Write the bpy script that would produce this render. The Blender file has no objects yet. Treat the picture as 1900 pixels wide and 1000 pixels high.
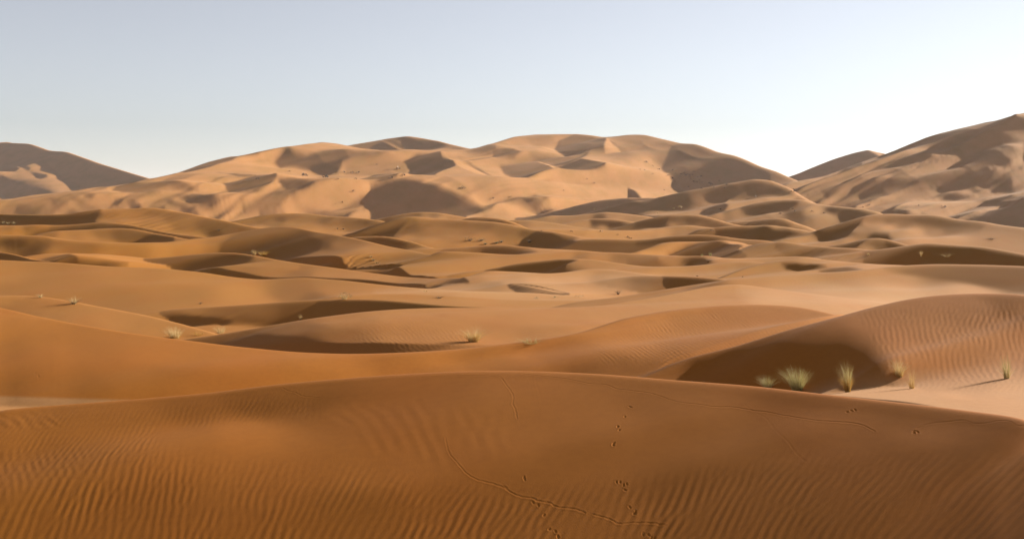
import bpy, math, time, random
import numpy as np

# ---------------------------------------------------------------- camera, sky, sun, exposure
SC = bpy.context.scene
COL = SC.collection
T0 = time.time()
cam = bpy.data.cameras.new('camera'); cam_ob = bpy.data.objects.new('camera', cam); COL.objects.link(cam_ob)
cam.sensor_fit = 'HORIZONTAL'; cam.sensor_width = 36.0
cam.lens = 36.0 * 2037.0 / 1900.0
cam.shift_y = -(500.0 - 352.0) / 1900.0              # level camera, the frame slid down (as a crop of the full picture)
cam.clip_start = .1; cam.clip_end = 60000
cam_ob.location = (0, 0, 0); cam_ob.rotation_euler = (math.radians(90), 0, 0)
SC.camera = cam_ob
SUN_AZ, SUN_EL = math.radians(32), math.radians(15.5)  # bearing from +X towards +Y, height above the horizon
w = bpy.data.worlds.new('World'); SC.world = w; w.use_nodes = True
nt = w.node_tree; nt.nodes.clear()
sky = nt.nodes.new('ShaderNodeTexSky'); sky.sky_type = 'NISHITA'; sky.sun_disc = False
sky.sun_elevation = SUN_EL; sky.sun_rotation = math.radians(90) - SUN_AZ
sky.altitude = 700; sky.air_density = 1.0; sky.dust_density = .12; sky.ozone_density = 3.2
bg = nt.nodes.new('ShaderNodeBackground'); bg.inputs['Strength'].default_value = .0505
wo = nt.nodes.new('ShaderNodeOutputWorld')
hs = nt.nodes.new('ShaderNodeHueSaturation'); hs.inputs['Saturation'].default_value = .36
tn = nt.nodes.new('ShaderNodeMix'); tn.data_type = 'RGBA'; tn.blend_type = 'MULTIPLY'; tn.inputs['Factor'].default_value = 1; tn.inputs[7].default_value = (1.0, .955, .955, 1)
nt.links.new(sky.outputs[0], hs.inputs['Color']); nt.links.new(hs.outputs[0], tn.inputs[6])
nt.links.new(tn.outputs[2], bg.inputs[0]); nt.links.new(bg.outputs[0], wo.inputs[0])
sun = bpy.data.lights.new('sun', 'SUN'); sun.energy = 5.0; sun.angle = math.radians(.5); sun.color = (1, .925, .79)
sun_ob = bpy.data.objects.new('sun', sun); COL.objects.link(sun_ob)
sun_ob.rotation_euler = (math.radians(90) - SUN_EL, 0, SUN_AZ + math.radians(90))
SC.view_settings.view_transform = 'Standard'; SC.view_settings.look = 'None'
SC.view_settings.gamma = 1.0; SC.view_settings.exposure = 1.56
SC.render.engine = 'CYCLES'
SC.cycles.max_bounces = 6; SC.cycles.diffuse_bounces = 3

# ---------------------------------------------------------------- survey of the dunes
# Crest lines were measured on the photograph; each gets its own distance, so that it becomes a ridge in the world.
Q = {'': (0, 0, 1), 'a': (0, 220, 3.846), 'b': (460, 220, 3.846), 'c': (920, 220, 3.846), 'd': (1380, 180, 3.333),
     '1': (0, 320, 5.881), '2': (300, 320, 5.881), '3': (600, 380, 5.881), '4': (900, 370, 5.881),
     '5': (1180, 360, 5.881), '6': (1460, 340, 5.881), '7': (1600, 200, 5.0)}
def pts(s):
    out = []
    q = Q['']
    for tok in s.split():
        if tok[0] == '@':
            q = Q[tok[1:]]
            continue
        v = [float(t) for t in tok.split(',')]
        out.append([q[0] + v[0] / q[2], q[1] + v[1] / q[2]] + v[2:])
    return np.array(out)
LAY, POLY = [], []
def layer(name, crest, dist, samples, af=.25, ab=.3, w=.03, far=0, free=None, tmin=-.06, tex=.0, texy=300, texx=4000):
    d = np.array([[float(t) for t in p.split(',')] for p in dist.split()]) if ',' in dist else np.array([[0, float(dist)]])
    near = d[:, 1].min()
    free = free or float(np.interp(near, [20, 60, 150, 400, 1500], [.5, .35, .2, .11, .08]))
    soft = float(np.interp(near, [20, 60, 150, 400, 1500], [40, 22, 11, 6, 6]))
    LAY.append(dict(name=name, tmin=tmin, tex=tex, texy=texy, texx=texx, free=free, auto=False, soft=soft, crest=pts(crest), dist=d, s=pts(samples), af=af, ab=ab, w=w, far=far))
def poly(name, R, feather, s):
    POLY.append((name, R, feather, pts(s)))

layer('near', '-700,850 -300,790 0,760 100,752 235,742 400,728 520,712 700,697 850,689 950,688 1100,693 1250,706 1400,717 1480,727 1600,740 1750,757 1900,776 2000,793 2100,812 2300,858 2500,915 2800,1010',
      '0,20.3 950,20 1900,19',
      '0,785,170 250,768,165 450,790,190 300,800,178 100,850,160 0,1000,148 250,950,150 350,752,150 470,742,138 580,735,140 660,760,160 800,720,158 950,720,165 '
      '950,800,160 700,860,160 700,950,140 950,950,135 1100,760,160 1100,850,140 1100,950,132 1250,750,150 1300,800,138 1300,900,115 1300,980,112 '
      '1500,770,135 1500,830,118 1500,900,95 1500,980,90 1700,800,125 1700,850,112 1700,900,92 1700,980,88 1880,800,100 1880,870,92 1880,980,85 '
      '1250,715,150 1500,745,120 1700,770,108', af=.40, ab=.30, w=.05, free=.6, tmin=.0)
layer('left_swell', '-700,430 -300,510 -100,553 0,572 52,583.7 104,595 156,604.5 208,613.6 260,621 312,628 364,634 416,641 480,647 525,652 590,656 668,657 733,655 785,652.6 824,650 900,643 '
      '960,635 1020,627 1089,616 1123,600.6 1154,590 1206,581 1258,573 1310,568 1362,565.5 1422,565 1464,567.6 1506,573 1542,583 1600,600 1700,640 1800,690',
      '0,46 680,42 1150,43.5 1400,45.5 1600,46.5',
      '0,590,200 0,650,185 0,720,170 150,640,190 150,720,168 300,650,198 300,700,180 300,730,172 450,665,195 450,710,178 600,665,200 600,700,178 800,660,195 '
      '800,685,160 950,650,185 950,668,160 950,683,140 1050,640,165 1050,662,150 1080,680,132 1150,620,185 1200,600,185 1200,650,175 1250,640,165 1300,600,166 '
      '1300,650,174 1350,640,174 1400,580,165 1450,600,165 1400,620,174 1500,590,158 1150,670,148 1200,680,142 1200,640,172 1250,660,160 1180,620,180', af=.28, ab=.3, w=.05)
poly('left_swell', 205, 2, '-200,731 0,736 235,742.5 235,770 -200,800')
layer('right_swell', '1150,720 1210,690 1258,668 1310,655 1362,645 1400,632 1436,619 1492,604 1548,590 1590,577 1632,566 1688,553.6 1744,546.6 1814,544 1900,546.6 2050,560 2300,590 2600,620',
      '1500,35',
      '1550,610,150 1500,620,140 1600,590,162 1700,570,160 1700,610,168 1800,570,155 1880,560,138 1800,640,178 1880,640,182 1700,660,182 1800,690,190 '
      '1880,710,205 1750,730,212 1660,705,195 1880,760,212 1620,728,205 1650,735,210 1540,722,190 1440,628,125 1700,640,175 1450,660,86 1600,690,92', af=.26, ab=.32, w=.05)
poly('right_swell', 98, 44, '1280,690 1290,668 1380,650 1480,632 1560,622 1612,634 1640,660 1640,690 1590,702 1500,724 1430,724 1330,720')
poly('right_swell', 205, 3, '1505,726 1560,712 1640,692 1700,700 1760,735 1900,740 1950,800 1500,760')
layer('middle_swell', '60,690 200,660 338,630 390,623 442,615 551,595 642,582 720,574.6 798,571 876,571 940,571 1024,571.5 1076,570 1128,566 1180,557 1232,549 1284,538 1323,530 1362,526 1388,528.6 1422,535 1464,540 1560,552 1700,570 1900,600',
      '338,76 1362,86',
      '400,630,130 480,640,122 560,620,150 560,645,118 640,600,185 640,640,158 750,590,200 750,640,190 900,590,205 900,608,195 900,635,205 1000,590,205 1000,618,192 '
      '1100,590,205 1250,560,205 1350,540,205 1450,555,215 1550,570,215 1500,548,210 1600,570,215', af=.22, ab=.3, w=.04)
layer('left_hump', '-300,580 -100,552 0,548 40,548 80,551 120,557 150,563 200,572 260,583 330,600 420,625', '85',
      '0,570,160 50,575,175 150,590,195 0,552,188 200,585,200 100,580,185 100,562,185', af=.2)
layer('hollow_dune', '60,640 130,612 170,603 220,592 260,583 300,577 350,572 420,568 480,564 540,559 600,556 650,555 700,556 740,559 790,564 850,569 920,571.5 1000,574 1100,586', '105',
      '200,605,92 260,595,105 300,583,160 350,578,172 300,610,90 360,600,105 420,590,150 420,610,125 480,580,150 560,575,130 560,590,105 640,565,125 700,562,95 760,566,82 480,600,120', af=.28)
layer('bright_ridge', '850,600 960,583 1024,571 1055,562 1102,556 1146,552 1206,541.6 1258,532.5 1310,525 1346,519.5 1380,515.6 1422,510 1492,506 1559,505 1590,501.6 1632,496 1674,492 1744,490.4 1828,492 1900,494.6 2100,505 2600,540',
      '1000,105 1700,118',
      '1050,566,180 1150,556,175 1250,540,165 1300,533,140 1400,520,190 1450,525,198 1560,515,185 1560,530,205 1650,505,190 1650,530,212 1750,497,150 1850,505,140 1880,530,165 1800,530,205 '
      '1850,540,212 1880,500,125 1650,560,215', af=.2, ab=.3)
poly('bright_ridge', 140, 5, '1640,499 1700,494 1760,492 1960,497 1960,536 1880,528 1800,516 1720,506')
layer('round_face', '980,545 1076,527 1115,519.5 1154,514 1185,511 1232,512 1284,514 1323,517 1346,520 1420,535', '140',
      '1090,530,195 1130,525,178 1150,540,195 1200,520,150 1230,530,150 1260,518,118 1320,519,98 1300,522,102 1280,527,118 1180,540,165 1200,530,160', af=.22)
layer('pale_flat', '@ 780,545 840,523 870,514 @4 0,775 250,785 500,800 700,811 830,806 920,790 1020,768 1150,757 1300,760 1450,772 1650,800 1800,825 2100,870', '158',
      '@4 100,830,205 600,850,212 1000,800,212 1250,860,185 1450,830,195 100,900,170 300,900,195 700,930,212 1000,900,205 1050,980,212', af=.18)
layer('long_dune', '@ -300,478 -100,481 @1 0,955 200,968 @ 100,487 200,495 300,498 380,506 420,513 480,519 @3 -200,795 0,815 200,825 400,848 600,870 900,900 1200,920 1500,940 1882,950 @ 980,543 1060,549 1150,560',
      '0,155 480,145 900,130',
      '0,500,195 0,540,180 100,520,185 250,510,198 200,550,182 350,540,192 350,520,205 450,540,212 480,560,205 540,540,170 580,550,150 620,535,188 700,545,195 800,550,200 900,555,208 960,560,205', af=.2)
layer('x_dune', '@4 -300,800 0,770 200,730 400,695 700,665 900,650 1050,648 1200,660 1400,690 1650,725 1882,740 @5 0,780 150,790 400,792 600,785 760,770 950,745 1100,735 1250,735 1400,750 1600,780 1882,790 @ 1560,500 1700,515', '190',
      '@4 60,765,205 300,730,110 450,730,100 700,740,100 850,780,105 700,700,105 950,700,170 1000,680,195 1200,700,190 1500,750,195 850,720,135 @5 100,820,200 400,840,205 700,830,195 1000,780,190 1200,770,180 1500,820,205 200,870,215', af=.2)
layer('dark_lens', '@3 -100,720 330,718 500,712 700,705 900,697 1100,695 1350,700 1600,708 1750,712 1882,722 @4 200,790 500,830', '215',
      '@3 500,725,150 800,720,120 1000,740,110 1200,760,92 1600,770,105 1750,740,150 1850,730,175 1400,730,120', af=.3)
layer('sweeping_dune', '140,512 190,501 @1 1350,992 1500,955 1700,935 1882,925 @2 0,935 200,915 450,890 650,880 820,885 1000,910 1150,935 1350,970 1530,998 '
      '@3 0,675 200,700 360,725 600,755 800,780 1000,798 1150,803 1300,800 1500,800 1650,808 1750,822 1882,842 @ 972,531 1019,540 1100,556', '200,203 420,203 700,185 900,150 1020,143',
      '@2 0,960,105 300,930,90 600,930,88 800,910,92 900,960,110 1100,960,170 1300,985,190 @ 430,502,185 400,505,170 500,505,185 560,510,165 600,512,190 700,515,195 800,525,175 850,532,150 900,532,150 960,539,115 380,497,120', af=.26)
poly('sweeping_dune', 190, 4, '@2 700,1000 900,975 1200,960 1500,1010 1500,1060 500,1060 450,1010')
layer('left_low', '-200,455 -50,463 @1 0,870 150,895 330,940 500,965 700,985', '215', '@1 50,910,120 200,940,115 400,970,115 0,930,140', af=.25)
layer('left_lens', '@1 200,930 300,910 430,890 600,882 820,883 1000,888 1150,895 1400,915 1650,945 1900,980', '225',
      '@1 350,915,195 600,890,190 900,895,190 900,930,195 1200,930,205 1500,950,205', af=.25)
poly('left_lens', 95, 3, '@1 400,925 600,903 730,912 800,935 860,958 1150,968 1400,992 1000,1000 600,980 380,950')
layer('great_dune', '@1 -900,670 -300,676 0,680 200,690 430,692 560,710 700,735 850,745 1000,755 1180,762 1350,768 1550,768 1750,760 @2 0,770 200,740 400,715 540,705 700,675 900,640 1080,612 1200,600 1340,597 1450,605 1600,640 1750,668 1882,682 '
      '@3 100,325 280,358 500,405 700,455 900,490 1100,530 1300,560 1500,580 1882,605 @4 300,630 700,660 1200,720', '0,260 500,290 900,235',
      '0,445,165 60,455,125 40,445,150 150,455,170 100,466,190 250,460,178 200,468,192 350,455,180 300,470,200 420,440,150 410,460,150 470,440,110 500,450,88 560,450,95 530,427,108 530,440,92 600,455,125 630,455,165 600,478,165 700,470,200 700,490,200 '
      '800,490,200 650,495,195 900,495,200 540,475,150 480,465,92 440,470,130 860,488,185', af=.22)
layer('saddle_mid', '@4 -500,560 0,585 100,595 280,605 400,600 600,580 750,578 900,562 1050,556 1250,578 @5 -200,640 0,655 200,665 400,672 600,682 760,675 850,685 1000,705 1300,695 1600,685 1800,680 2000,700', '228',
      '@4 50,620,205 300,640,200 600,620,205 900,600,205 1000,620,170 1250,620,195 1500,650,165 1700,680,150 1800,710,110 @5 0,700,170 200,740,150 400,700,180 600,720,120 720,735,92 800,700,170 900,710,200 1100,715,200 300,690,185', af=.18)
layer('lens_mid', '@3 900,480 1100,475 1300,478 1500,468 1700,450 @4 0,508 100,500 250,502 400,520 600,535 850,545 1050,555 1250,578 1400,600', '300',
      '@3 1200,500,185 1350,515,140 1500,530,165 1700,560,190 1750,470,140 @4 50,530,120 200,530,115 350,560,135 450,580,150 600,560,195 850,560,205', af=.22)
layer('black_lens', '@3 150,372 285,360 450,345 600,345 720,352 850,380 1000,415 1100,450 1180,482 1300,530', '320', '@3 400,370,115 600,380,100 800,430,105 1000,460,135 1100,475,150 650,420,98', af=.3)
layer('w_dune', '@4 1400,610 1640,580 1750,545 1882,490 @5 -60,620 0,600 150,560 300,530 450,518 700,520 950,515 1100,515 1200,545 1300,585 1500,625 1800,678 2000,720', '268',
      '@5 0,620,150 150,590,200 250,560,205 400,530,205 600,525,200 200,630,205 100,640,205 1100,530,205 1300,595,210 1600,655,205 1000,640,95', af=.28)
poly('w_dune', 92, 2.5, '@5 560,545 700,530 850,526 1000,542 1150,585 1300,612 1600,652 1790,684 1500,692 1250,694 1050,692 900,672 600,668 350,658 285,630 330,590 450,565')
layer('wr_dune', '@5 1300,540 1600,520 1750,545 1882,575 @6 0,640 150,665 300,690 500,705 750,715 900,735 1000,760', '245',
      '@6 0,665,105 200,700,110 400,725,130 600,725,165 100,740,100 300,770,120 500,715,190 750,730,180 @5 1700,545,170', af=.3)
layer('pale_lens', '@ 1290,540 1340,513 1380,498 1410,490 @5 1450,735 1800,705 @6 -100,740 0,757 150,790 300,825 450,840 700,865 1000,885 1300,895 1600,930', '172',
      '@6 50,800,195 300,840,195 0,845,180 600,870,205 900,900,205 1000,920,205 100,920,205 250,945,205 700,940,185', af=.2)
poly('pale_lens', 105, 2.5, '@6 -60,875 100,866 250,866 430,890 300,898 0,892')
poly('pale_lens', 140, 2.5, '@6 350,915 500,904 640,906 840,938 600,962 430,940')
layer('dark_right', '@6 150,815 250,790 400,770 600,755 800,748 950,735 1060,718 1200,700 1300,685 1430,670 1540,655 1700,670 1882,684 @ 1828,459 1870,466.6 1900,472 2000,490 2300,530', '230',
      '@6 350,785,165 550,780,170 750,765,160 600,820,160 750,830,140 850,760,110 900,800,92 1200,720,100 1300,800,88 1600,700,105 1800,760,100 1600,850,170 1750,870,190 1450,880,150 @ 1850,480,105 1900,485,105', af=.28)
layer('small_cone', '@6 350,705 450,685 650,660 800,620 940,600 1050,605 1200,650 1300,680 1450,720', '290',
      '@6 550,675,130 700,650,120 850,620,125 750,680,180 900,690,195 1000,650,140 1100,640,130 1200,670,115 950,720,205 900,640,150 1100,690,120', af=.28)
layer('pointed_dune', '@6 0,575 260,540 450,475 650,420 800,370 950,342 1110,338 1300,345 1600,350 1750,375 1882,405 @ 1815,411 1860,418.5 1960,430 2200,450', '440',
      '@6 400,530,100 550,500,100 750,420,102 600,540,110 850,380,120 950,370,125 1100,370,125 1000,420,185 1100,450,205 800,480,175 900,430,180 1300,400,150 1500,380,130 1700,400,130 1400,480,205 1500,560,205 '
      '1600,470,165 1800,480,140 1800,560,200 1000,590,150 700,590,195 400,600,195 200,590,190 100,630,190 300,640,185', af=.17, w=.04)
poly('pointed_dune', 115, 6, '@6 880,530 950,510 1100,520 1150,560 1100,590 980,570 900,550')
layer('gg_dune', '@4 1000,440 1200,432 1500,440 1650,445 @5 -60,510 0,505 200,490 350,462 500,450 700,448 850,455 1000,475 1200,500 1350,505 1500,520', '320',
      '@5 0,530,130 200,510,125 400,480,120 600,470,145 800,470,140 1000,490,160 300,500,130', af=.24)
layer('gold_dune', '@2 1000,640 @3 150,360 325,305 450,260 600,212 720,170 850,135 980,127 1080,140 1200,158 1400,160 1600,172 1882,190 @4 0,240 150,255 300,280 480,325 620,345 780,360 900,385 1050,415 1200,430 1400,435 1650,445 1882,460', '430',
      '@3 500,290,82 600,260,80 750,200,85 850,170,90 650,320,85 800,280,150 850,250,140 950,200,125 900,320,190 1100,200,150 1200,250,165 1400,190,145 1400,250,165 1400,320,180 1600,250,160 1700,330,190 1200,370,195 1600,430,200 1000,170,110 '
      '@4 0,270,140 200,330,160 50,400,190 300,400,175 600,380,120 480,360,140 900,410,125 1100,440,195 1300,450,200 1500,480,195 1300,560,195 200,460,200', af=.17)
poly('gold_dune', 100, 3, '@4 430,400 560,352 700,366 900,428 950,437 1100,475 1300,500 1320,520 1200,545 1050,553 850,541 600,526 520,500')
layer('hump_edge', '@3 1450,175 1600,140 1700,135 1882,152 @4 0,200 150,212 270,240 400,290', '480', '@3 1700,150,125 1850,170,115 @4 150,230,95 50,220,105', af=.3)
layer('yellow_dune', '@1 -900,440 -300,448 0,455 200,465 480,465 720,458 850,440 980,415 1080,403 1200,400 1400,395 1600,385 1700,390 1850,412 @2 150,432 250,440 350,460 460,490 620,515 760,545 960,590 1080,612 1300,660', '420',
      '@1 0,500,105 200,500,85 400,510,72 700,500,70 900,470,75 950,530,78 1050,440,90 1150,430,165 1150,500,180 1400,450,175 1400,520,190 1700,420,150 1700,480,175 1800,580,195 @2 100,480,150 200,560,160 200,650,200 400,660,205 500,560,140 700,600,140 600,630,120 850,610,140', af=.2)
layer('n2_dune', '@1 -900,560 -300,570 0,578 150,580 420,570 620,580 750,575 900,562 1050,548 1180,545 1300,560 1450,580 1600,612 1750,645 1882,670 @2 120,665 250,685 400,700 500,710 700,750', '365',
      '@1 100,590,170 300,590,160 500,585,170 200,620,200 100,650,195 350,670,200 600,590,130 1500,610,140 1700,650,110 1800,670,110', af=.2)
poly('n2_dune', 92, 2.5, '@1 270,636 400,615 620,603 900,570 1180,549 1450,590 1600,620 1882,676 1882,720 1500,640 1300,612 1100,612 950,622 650,634 450,657 430,666')
layer('n3_dune', '@1 300,700 410,675 480,655 560,640 700,632 950,625 1100,612 1280,610 1450,620 1600,650 1750,680 1882,700 @2 200,720 500,760', '330',
      '@1 550,660,165 800,660,185 1100,650,165 1300,660,145 1000,700,200 700,690,200 1200,730,205 1500,650,145', af=.16)
poly('n3_dune', 98, 3, '@1 1310,757 1450,712 1600,682 1750,676 1900,680 1900,780 1600,780')
layer('t_dune', '@2 600,575 800,530 950,500 1100,465 1250,447 1400,450 1600,450 1750,470 1882,490 @3 0,125 150,128 300,140 400,150 500,160 700,190', '490',
      '@2 900,540,165 1100,500,150 1300,490,130 1400,470,150 1600,480,165 1200,530,165 1400,545,185 1800,520,145 1600,570,190 1700,600,195 1100,590,205 @3 100,180,165 250,170,150 100,240,185 350,230,140 200,290,195 500,190,115 420,210,130', af=.16)
layer('q2_dune', '@3 400,200 520,170 700,135 850,100 1000,82 1150,82 1300,95 1450,118 1560,140 1700,175', '560', '@3 600,170,120 800,120,125 1000,105,130 1200,110,150 1150,135,195 1300,150,205 1400,140,185 700,150,110', af=.25)
layer('long_flat', '@4 100,240 300,225 450,228 600,240 750,258 900,285 1000,300 1200,330 1400,345 1882,330 @5 0,378 200,368 400,352 560,340 750,365 1000,375 1200,390', '520',
      '@4 400,260,165 600,260,190 800,300,190 500,300,185 300,270,150 1000,330,195 1200,380,205 1500,340,195 1500,400,205 1100,310,165 @5 100,400,195 300,420,190 500,400,165 650,420,135 780,420,190 900,430,160', af=.14)
poly('long_flat', 105, 4, '@5 850,385 1200,371 1400,371 1600,396 1900,430 1700,441 1400,456 1030,466 900,425')
layer('gg2_dune', '@5 700,380 1000,355 1180,350 1350,345 1500,342 1650,365 1882,402 @6 0,500 250,545 500,580', '450', '@5 1200,358,200 1500,352,205 1700,380,205 1400,400,105 1200,400,110 1650,410,108 1000,420,125 1400,470,170 1700,460,190 1300,490,165 1800,470,195', af=.2)
poly('gg2_dune', 105, 3, '@5 850,382 1200,371 1400,371 1600,396 1900,430 1700,441 1400,456 1030,466 900,425')
layer('ee_dune', '@4 1300,340 1470,300 1600,258 1750,220 1882,190 @5 0,310 130,270 250,240 400,228 550,228 680,232 780,255 900,285 1000,320 1150,350', '600',
      '@5 50,310,95 200,280,90 400,260,115 300,310,130 500,300,150 600,280,130 800,300,125 900,320,120 420,320,190 200,345,200 450,338,110 700,330,150', af=.22)
layer('brown_ridge', '@5 950,310 1100,300 1250,295 1400,275 1550,265 1650,280 1730,318 1850,350', '620', '@5 1150,310,120 1300,310,110 1500,300,115 1650,310,115 1700,330,150 1400,335,150', af=.25)
layer('c_dune', '@4 850,255 1000,228 1150,210 1300,212 1450,225 1600,245 1750,290', '680', '@4 1050,230,180 1200,240,105 1350,245,115 1500,245,135 1300,262,195 1400,275,140 1100,260,185 1250,222,170', af=.22)
layer('b_dune', '@4 400,230 560,210 650,185 720,175 900,180 1050,168 1200,150 1330,140 1480,152 1650,172 1780,190 1900,215', '760', '@4 600,205,165 720,190,180 850,210,165 1100,180,165 1250,190,115 1400,175,170 1600,190,170 1450,200,180', af=.22)
layer('ff_dune', '@5 600,290 760,245 900,200 1100,150 1300,100 1500,75 1700,68 1882,78 @6 0,195 200,215 350,235 480,255 700,275 850,290 1000,320', '850',
      '@5 900,215,190 1100,190,165 1200,150,110 1400,130,105 1600,110,115 1750,130,150 1500,180,190 1300,180,160 1000,220,150 1200,230,170 900,250,150 1150,260,180 1000,290,170 1400,230,170 @6 200,230,165 300,280,200 450,330,195 100,330,130 500,290,110 700,310,108', far=1, af=.16, tex=0, texy=352)
layer('rim_left', '@4 100,240 270,215 500,190 640,160 820,118 1000,70 1200,20 1300,5 @ 1167,367.7 1214,368 1270,376 1330,392', '1750', '@4 500,195,110 800,150,105 1000,110,105 1200,60,105 1150,150,105', far=1, af=.28, ab=.35, w=.01)
layer('rim_right', '@4 1000,175 1150,150 1300,105 1500,55 1700,10 @ 1180,376 1232,364 1284,352.6 1349,342 1400,333 1430,336 1465,350 1500,372 1560,400',
      '1080,1350 1300,1300 1600,1350', '1150,388,102 1250,375,98 1350,365,100 1400,345,105 1500,345,105 1340,378,160 1370,370,195 1440,365,190 1250,395,190 1330,385,190 1450,350,102 1350,350,110 1560,350,108', far=1, af=.18, ab=.3, w=.01)
poly('rim_right', 190, 2, '@5 120,242 330,185 480,160 760,145 820,118 950,95 1010,30 1150,20 1500,5 1650,0 1800,15 1500,75 1300,95 1100,150 740,245 600,240')
poly('rim_right', 120, 4, '@5 720,160 830,125 960,110 1010,130 950,180 800,200')
layer('right_mountain', '@ 1330,415 1400,368 1464,339 1530,327 1596,302 1641,285.6 1674,273.6 1710,261 1740,249.6 1782,238.5 1815,231.6 1845,226.5 1872,218.4 1900,211.5 1950,206 2020,216 2150,252 2300,300 2500,350',
      '1380,1420 1530,1580 1641,1720 1900,1750', '1600,330,108 1700,300,108 1800,260,110 1880,240,110 1600,390,106 1700,380,106 1800,340,108 1880,340,120 1880,390,112 1500,370,108', far=1, af=.16, ab=.35, w=.012, free=.3, tmin=-.03, tex=1, texy=255)
for R, f, s in ((190, 5, '@7 520,465 700,432 1000,385 960,412 850,450 700,485 560,482'),
                (185, 2, '@7 0,680 80,640 250,590 560,550 750,505 900,455 1050,390 1280,320 1130,382 1020,412 920,470 872,530 900,550 980,562 850,600 600,660 400,702 130,716 0,708'),
                (150, 5, '@7 380,615 520,575 480,620 400,660 260,692 300,650'),
                (185, 7, '@7 1120,375 1280,320 1500,265 1500,500 1450,490 1360,440 1290,395'),
                (125, 5, '@7 1270,358 1420,345 1440,362 1300,372'), (205, 1.5, '@7 1410,90 1500,65 1700,30 1700,160 1430,157'),
                (170, 5, '@7 1200,268 1330,210 1500,180 1700,170 1700,255 1350,262'), (170, 3, '@7 850,210 1000,180 1240,135 1150,168 1000,188'),
                (180, 2, '@7 1150,530 1250,500 1370,510 1200,540'),
                (160, 8, '@7 1380,540 1500,495 1700,480 1700,640 1400,640'),
                (185, 3, '@7 720,750 900,690 1110,630 1110,660 1250,685 1500,650 1700,640 1700,735 1200,736 950,742'),
                (115, 4, '@7 980,690 1150,690 1060,716'),
                (198, 3, '@7 280,980 480,840 700,800 850,790 1050,790 1300,850 1400,870 1150,905 900,940 650,975'),
                (200, 1.2, '@7 600,990 760,955 900,938 1210,900 900,960'),
                (175, 3, '@6 0,180 150,140 350,120 420,182 250,192'), (187, 2.5, '@6 360,235 450,200 840,120 790,186 480,228'),
                (200, 2, '@6 700,272 900,240 1060,215 840,292'), (200, 1.5, '@6 840,190 1215,172 1130,195'),
                (195, 3, '@6 150,250 250,270 540,335 400,345 260,300'), (200, 2.5, '@6 520,395 775,388 400,490 270,535 0,500 0,440 150,420 400,452'),
                (170, 2, '@7 0,515 210,432 190,455 0,540')):
    poly('right_mountain', R, f, s)
layer('small_peak', '@ 1420,350 1462,330 1500,315 1545,297 1584,285 1608,279 1626,282 1641,285.6 1680,300 1750,330', '2700', '1520,320,112 1600,300,112 1560,315,110', far=1, af=.3, ab=.35, w=.006)
poly('small_peak', 200, 1.2, '@d 757,330 820,340 880,355 840,362 790,350')
poly('small_peak', 165, 2, '@d 480,492 560,460 640,450 600,480')
layer('middle_mountain', '@a -600,610 -200,595 80,575 250,545 420,530 640,505 760,490 870,472 950,462 1050,432 1200,412 1330,365 1480,310 1640,268 1760,262 1846,240 '
      '@b 140,222 300,213 420,185 530,172 640,180 720,197 800,212 950,225 1150,228 1350,228 1560,217 1640,208 1750,180 1846,152 '
      '@c 130,135 280,118 400,118 560,113 690,122 770,138 830,130 930,117 1060,122 1200,157 1320,183 1430,190 1500,212 1580,245 1700,270 1780,300 1846,330 @d 100,435 200,465 275,500 400,550 @ 1560,372', '0,1550 250,1850 500,2150 866,2250 1000,2400 1460,2300',
      '100,380,180 200,370,185 300,350,195 400,330,205 500,320,205 600,340,205 560,300,200 700,300,180 800,290,190 900,300,200 1000,340,215 800,340,205 900,370,200 500,385,205 300,385,185 1000,390,205 1100,350,215 1000,370,205 620,275,205 880,330,195 700,350,205 '
      '900,262,120 900,277,125 940,270,185 1000,262,150 980,275,180 1020,280,205 1000,300,165 1150,280,150 1200,270,150 1200,300,205 1250,320,215 1200,340,215 1130,320,215 1050,350,220 1000,330,200 950,330,205 1400,320,112 1350,300,112 '
      '1300,300,110 1180,260,145 1100,370,205 900,380,190 960,385,195 1000,400,195 1240,290,140 1050,380,215 850,330,190 1420,325,118 760,283,195 700,281,200 830,284,190', far=1, af=.15, ab=.35, w=.01, free=.12, tex=.95, texy=325, texx=950)
layer('far_hill', '@b 560,240 640,215 720,195 850,175 980,150 1140,128 1250,145 1350,165 1450,192 1560,215 1640,228 1800,262', '2800', '@b 1150,150,118 1350,190,118 1000,180,150 900,200,140 1200,200,125 900,240,200 1400,240,200', far=1, af=.22, ab=.35, w=.006)
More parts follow.
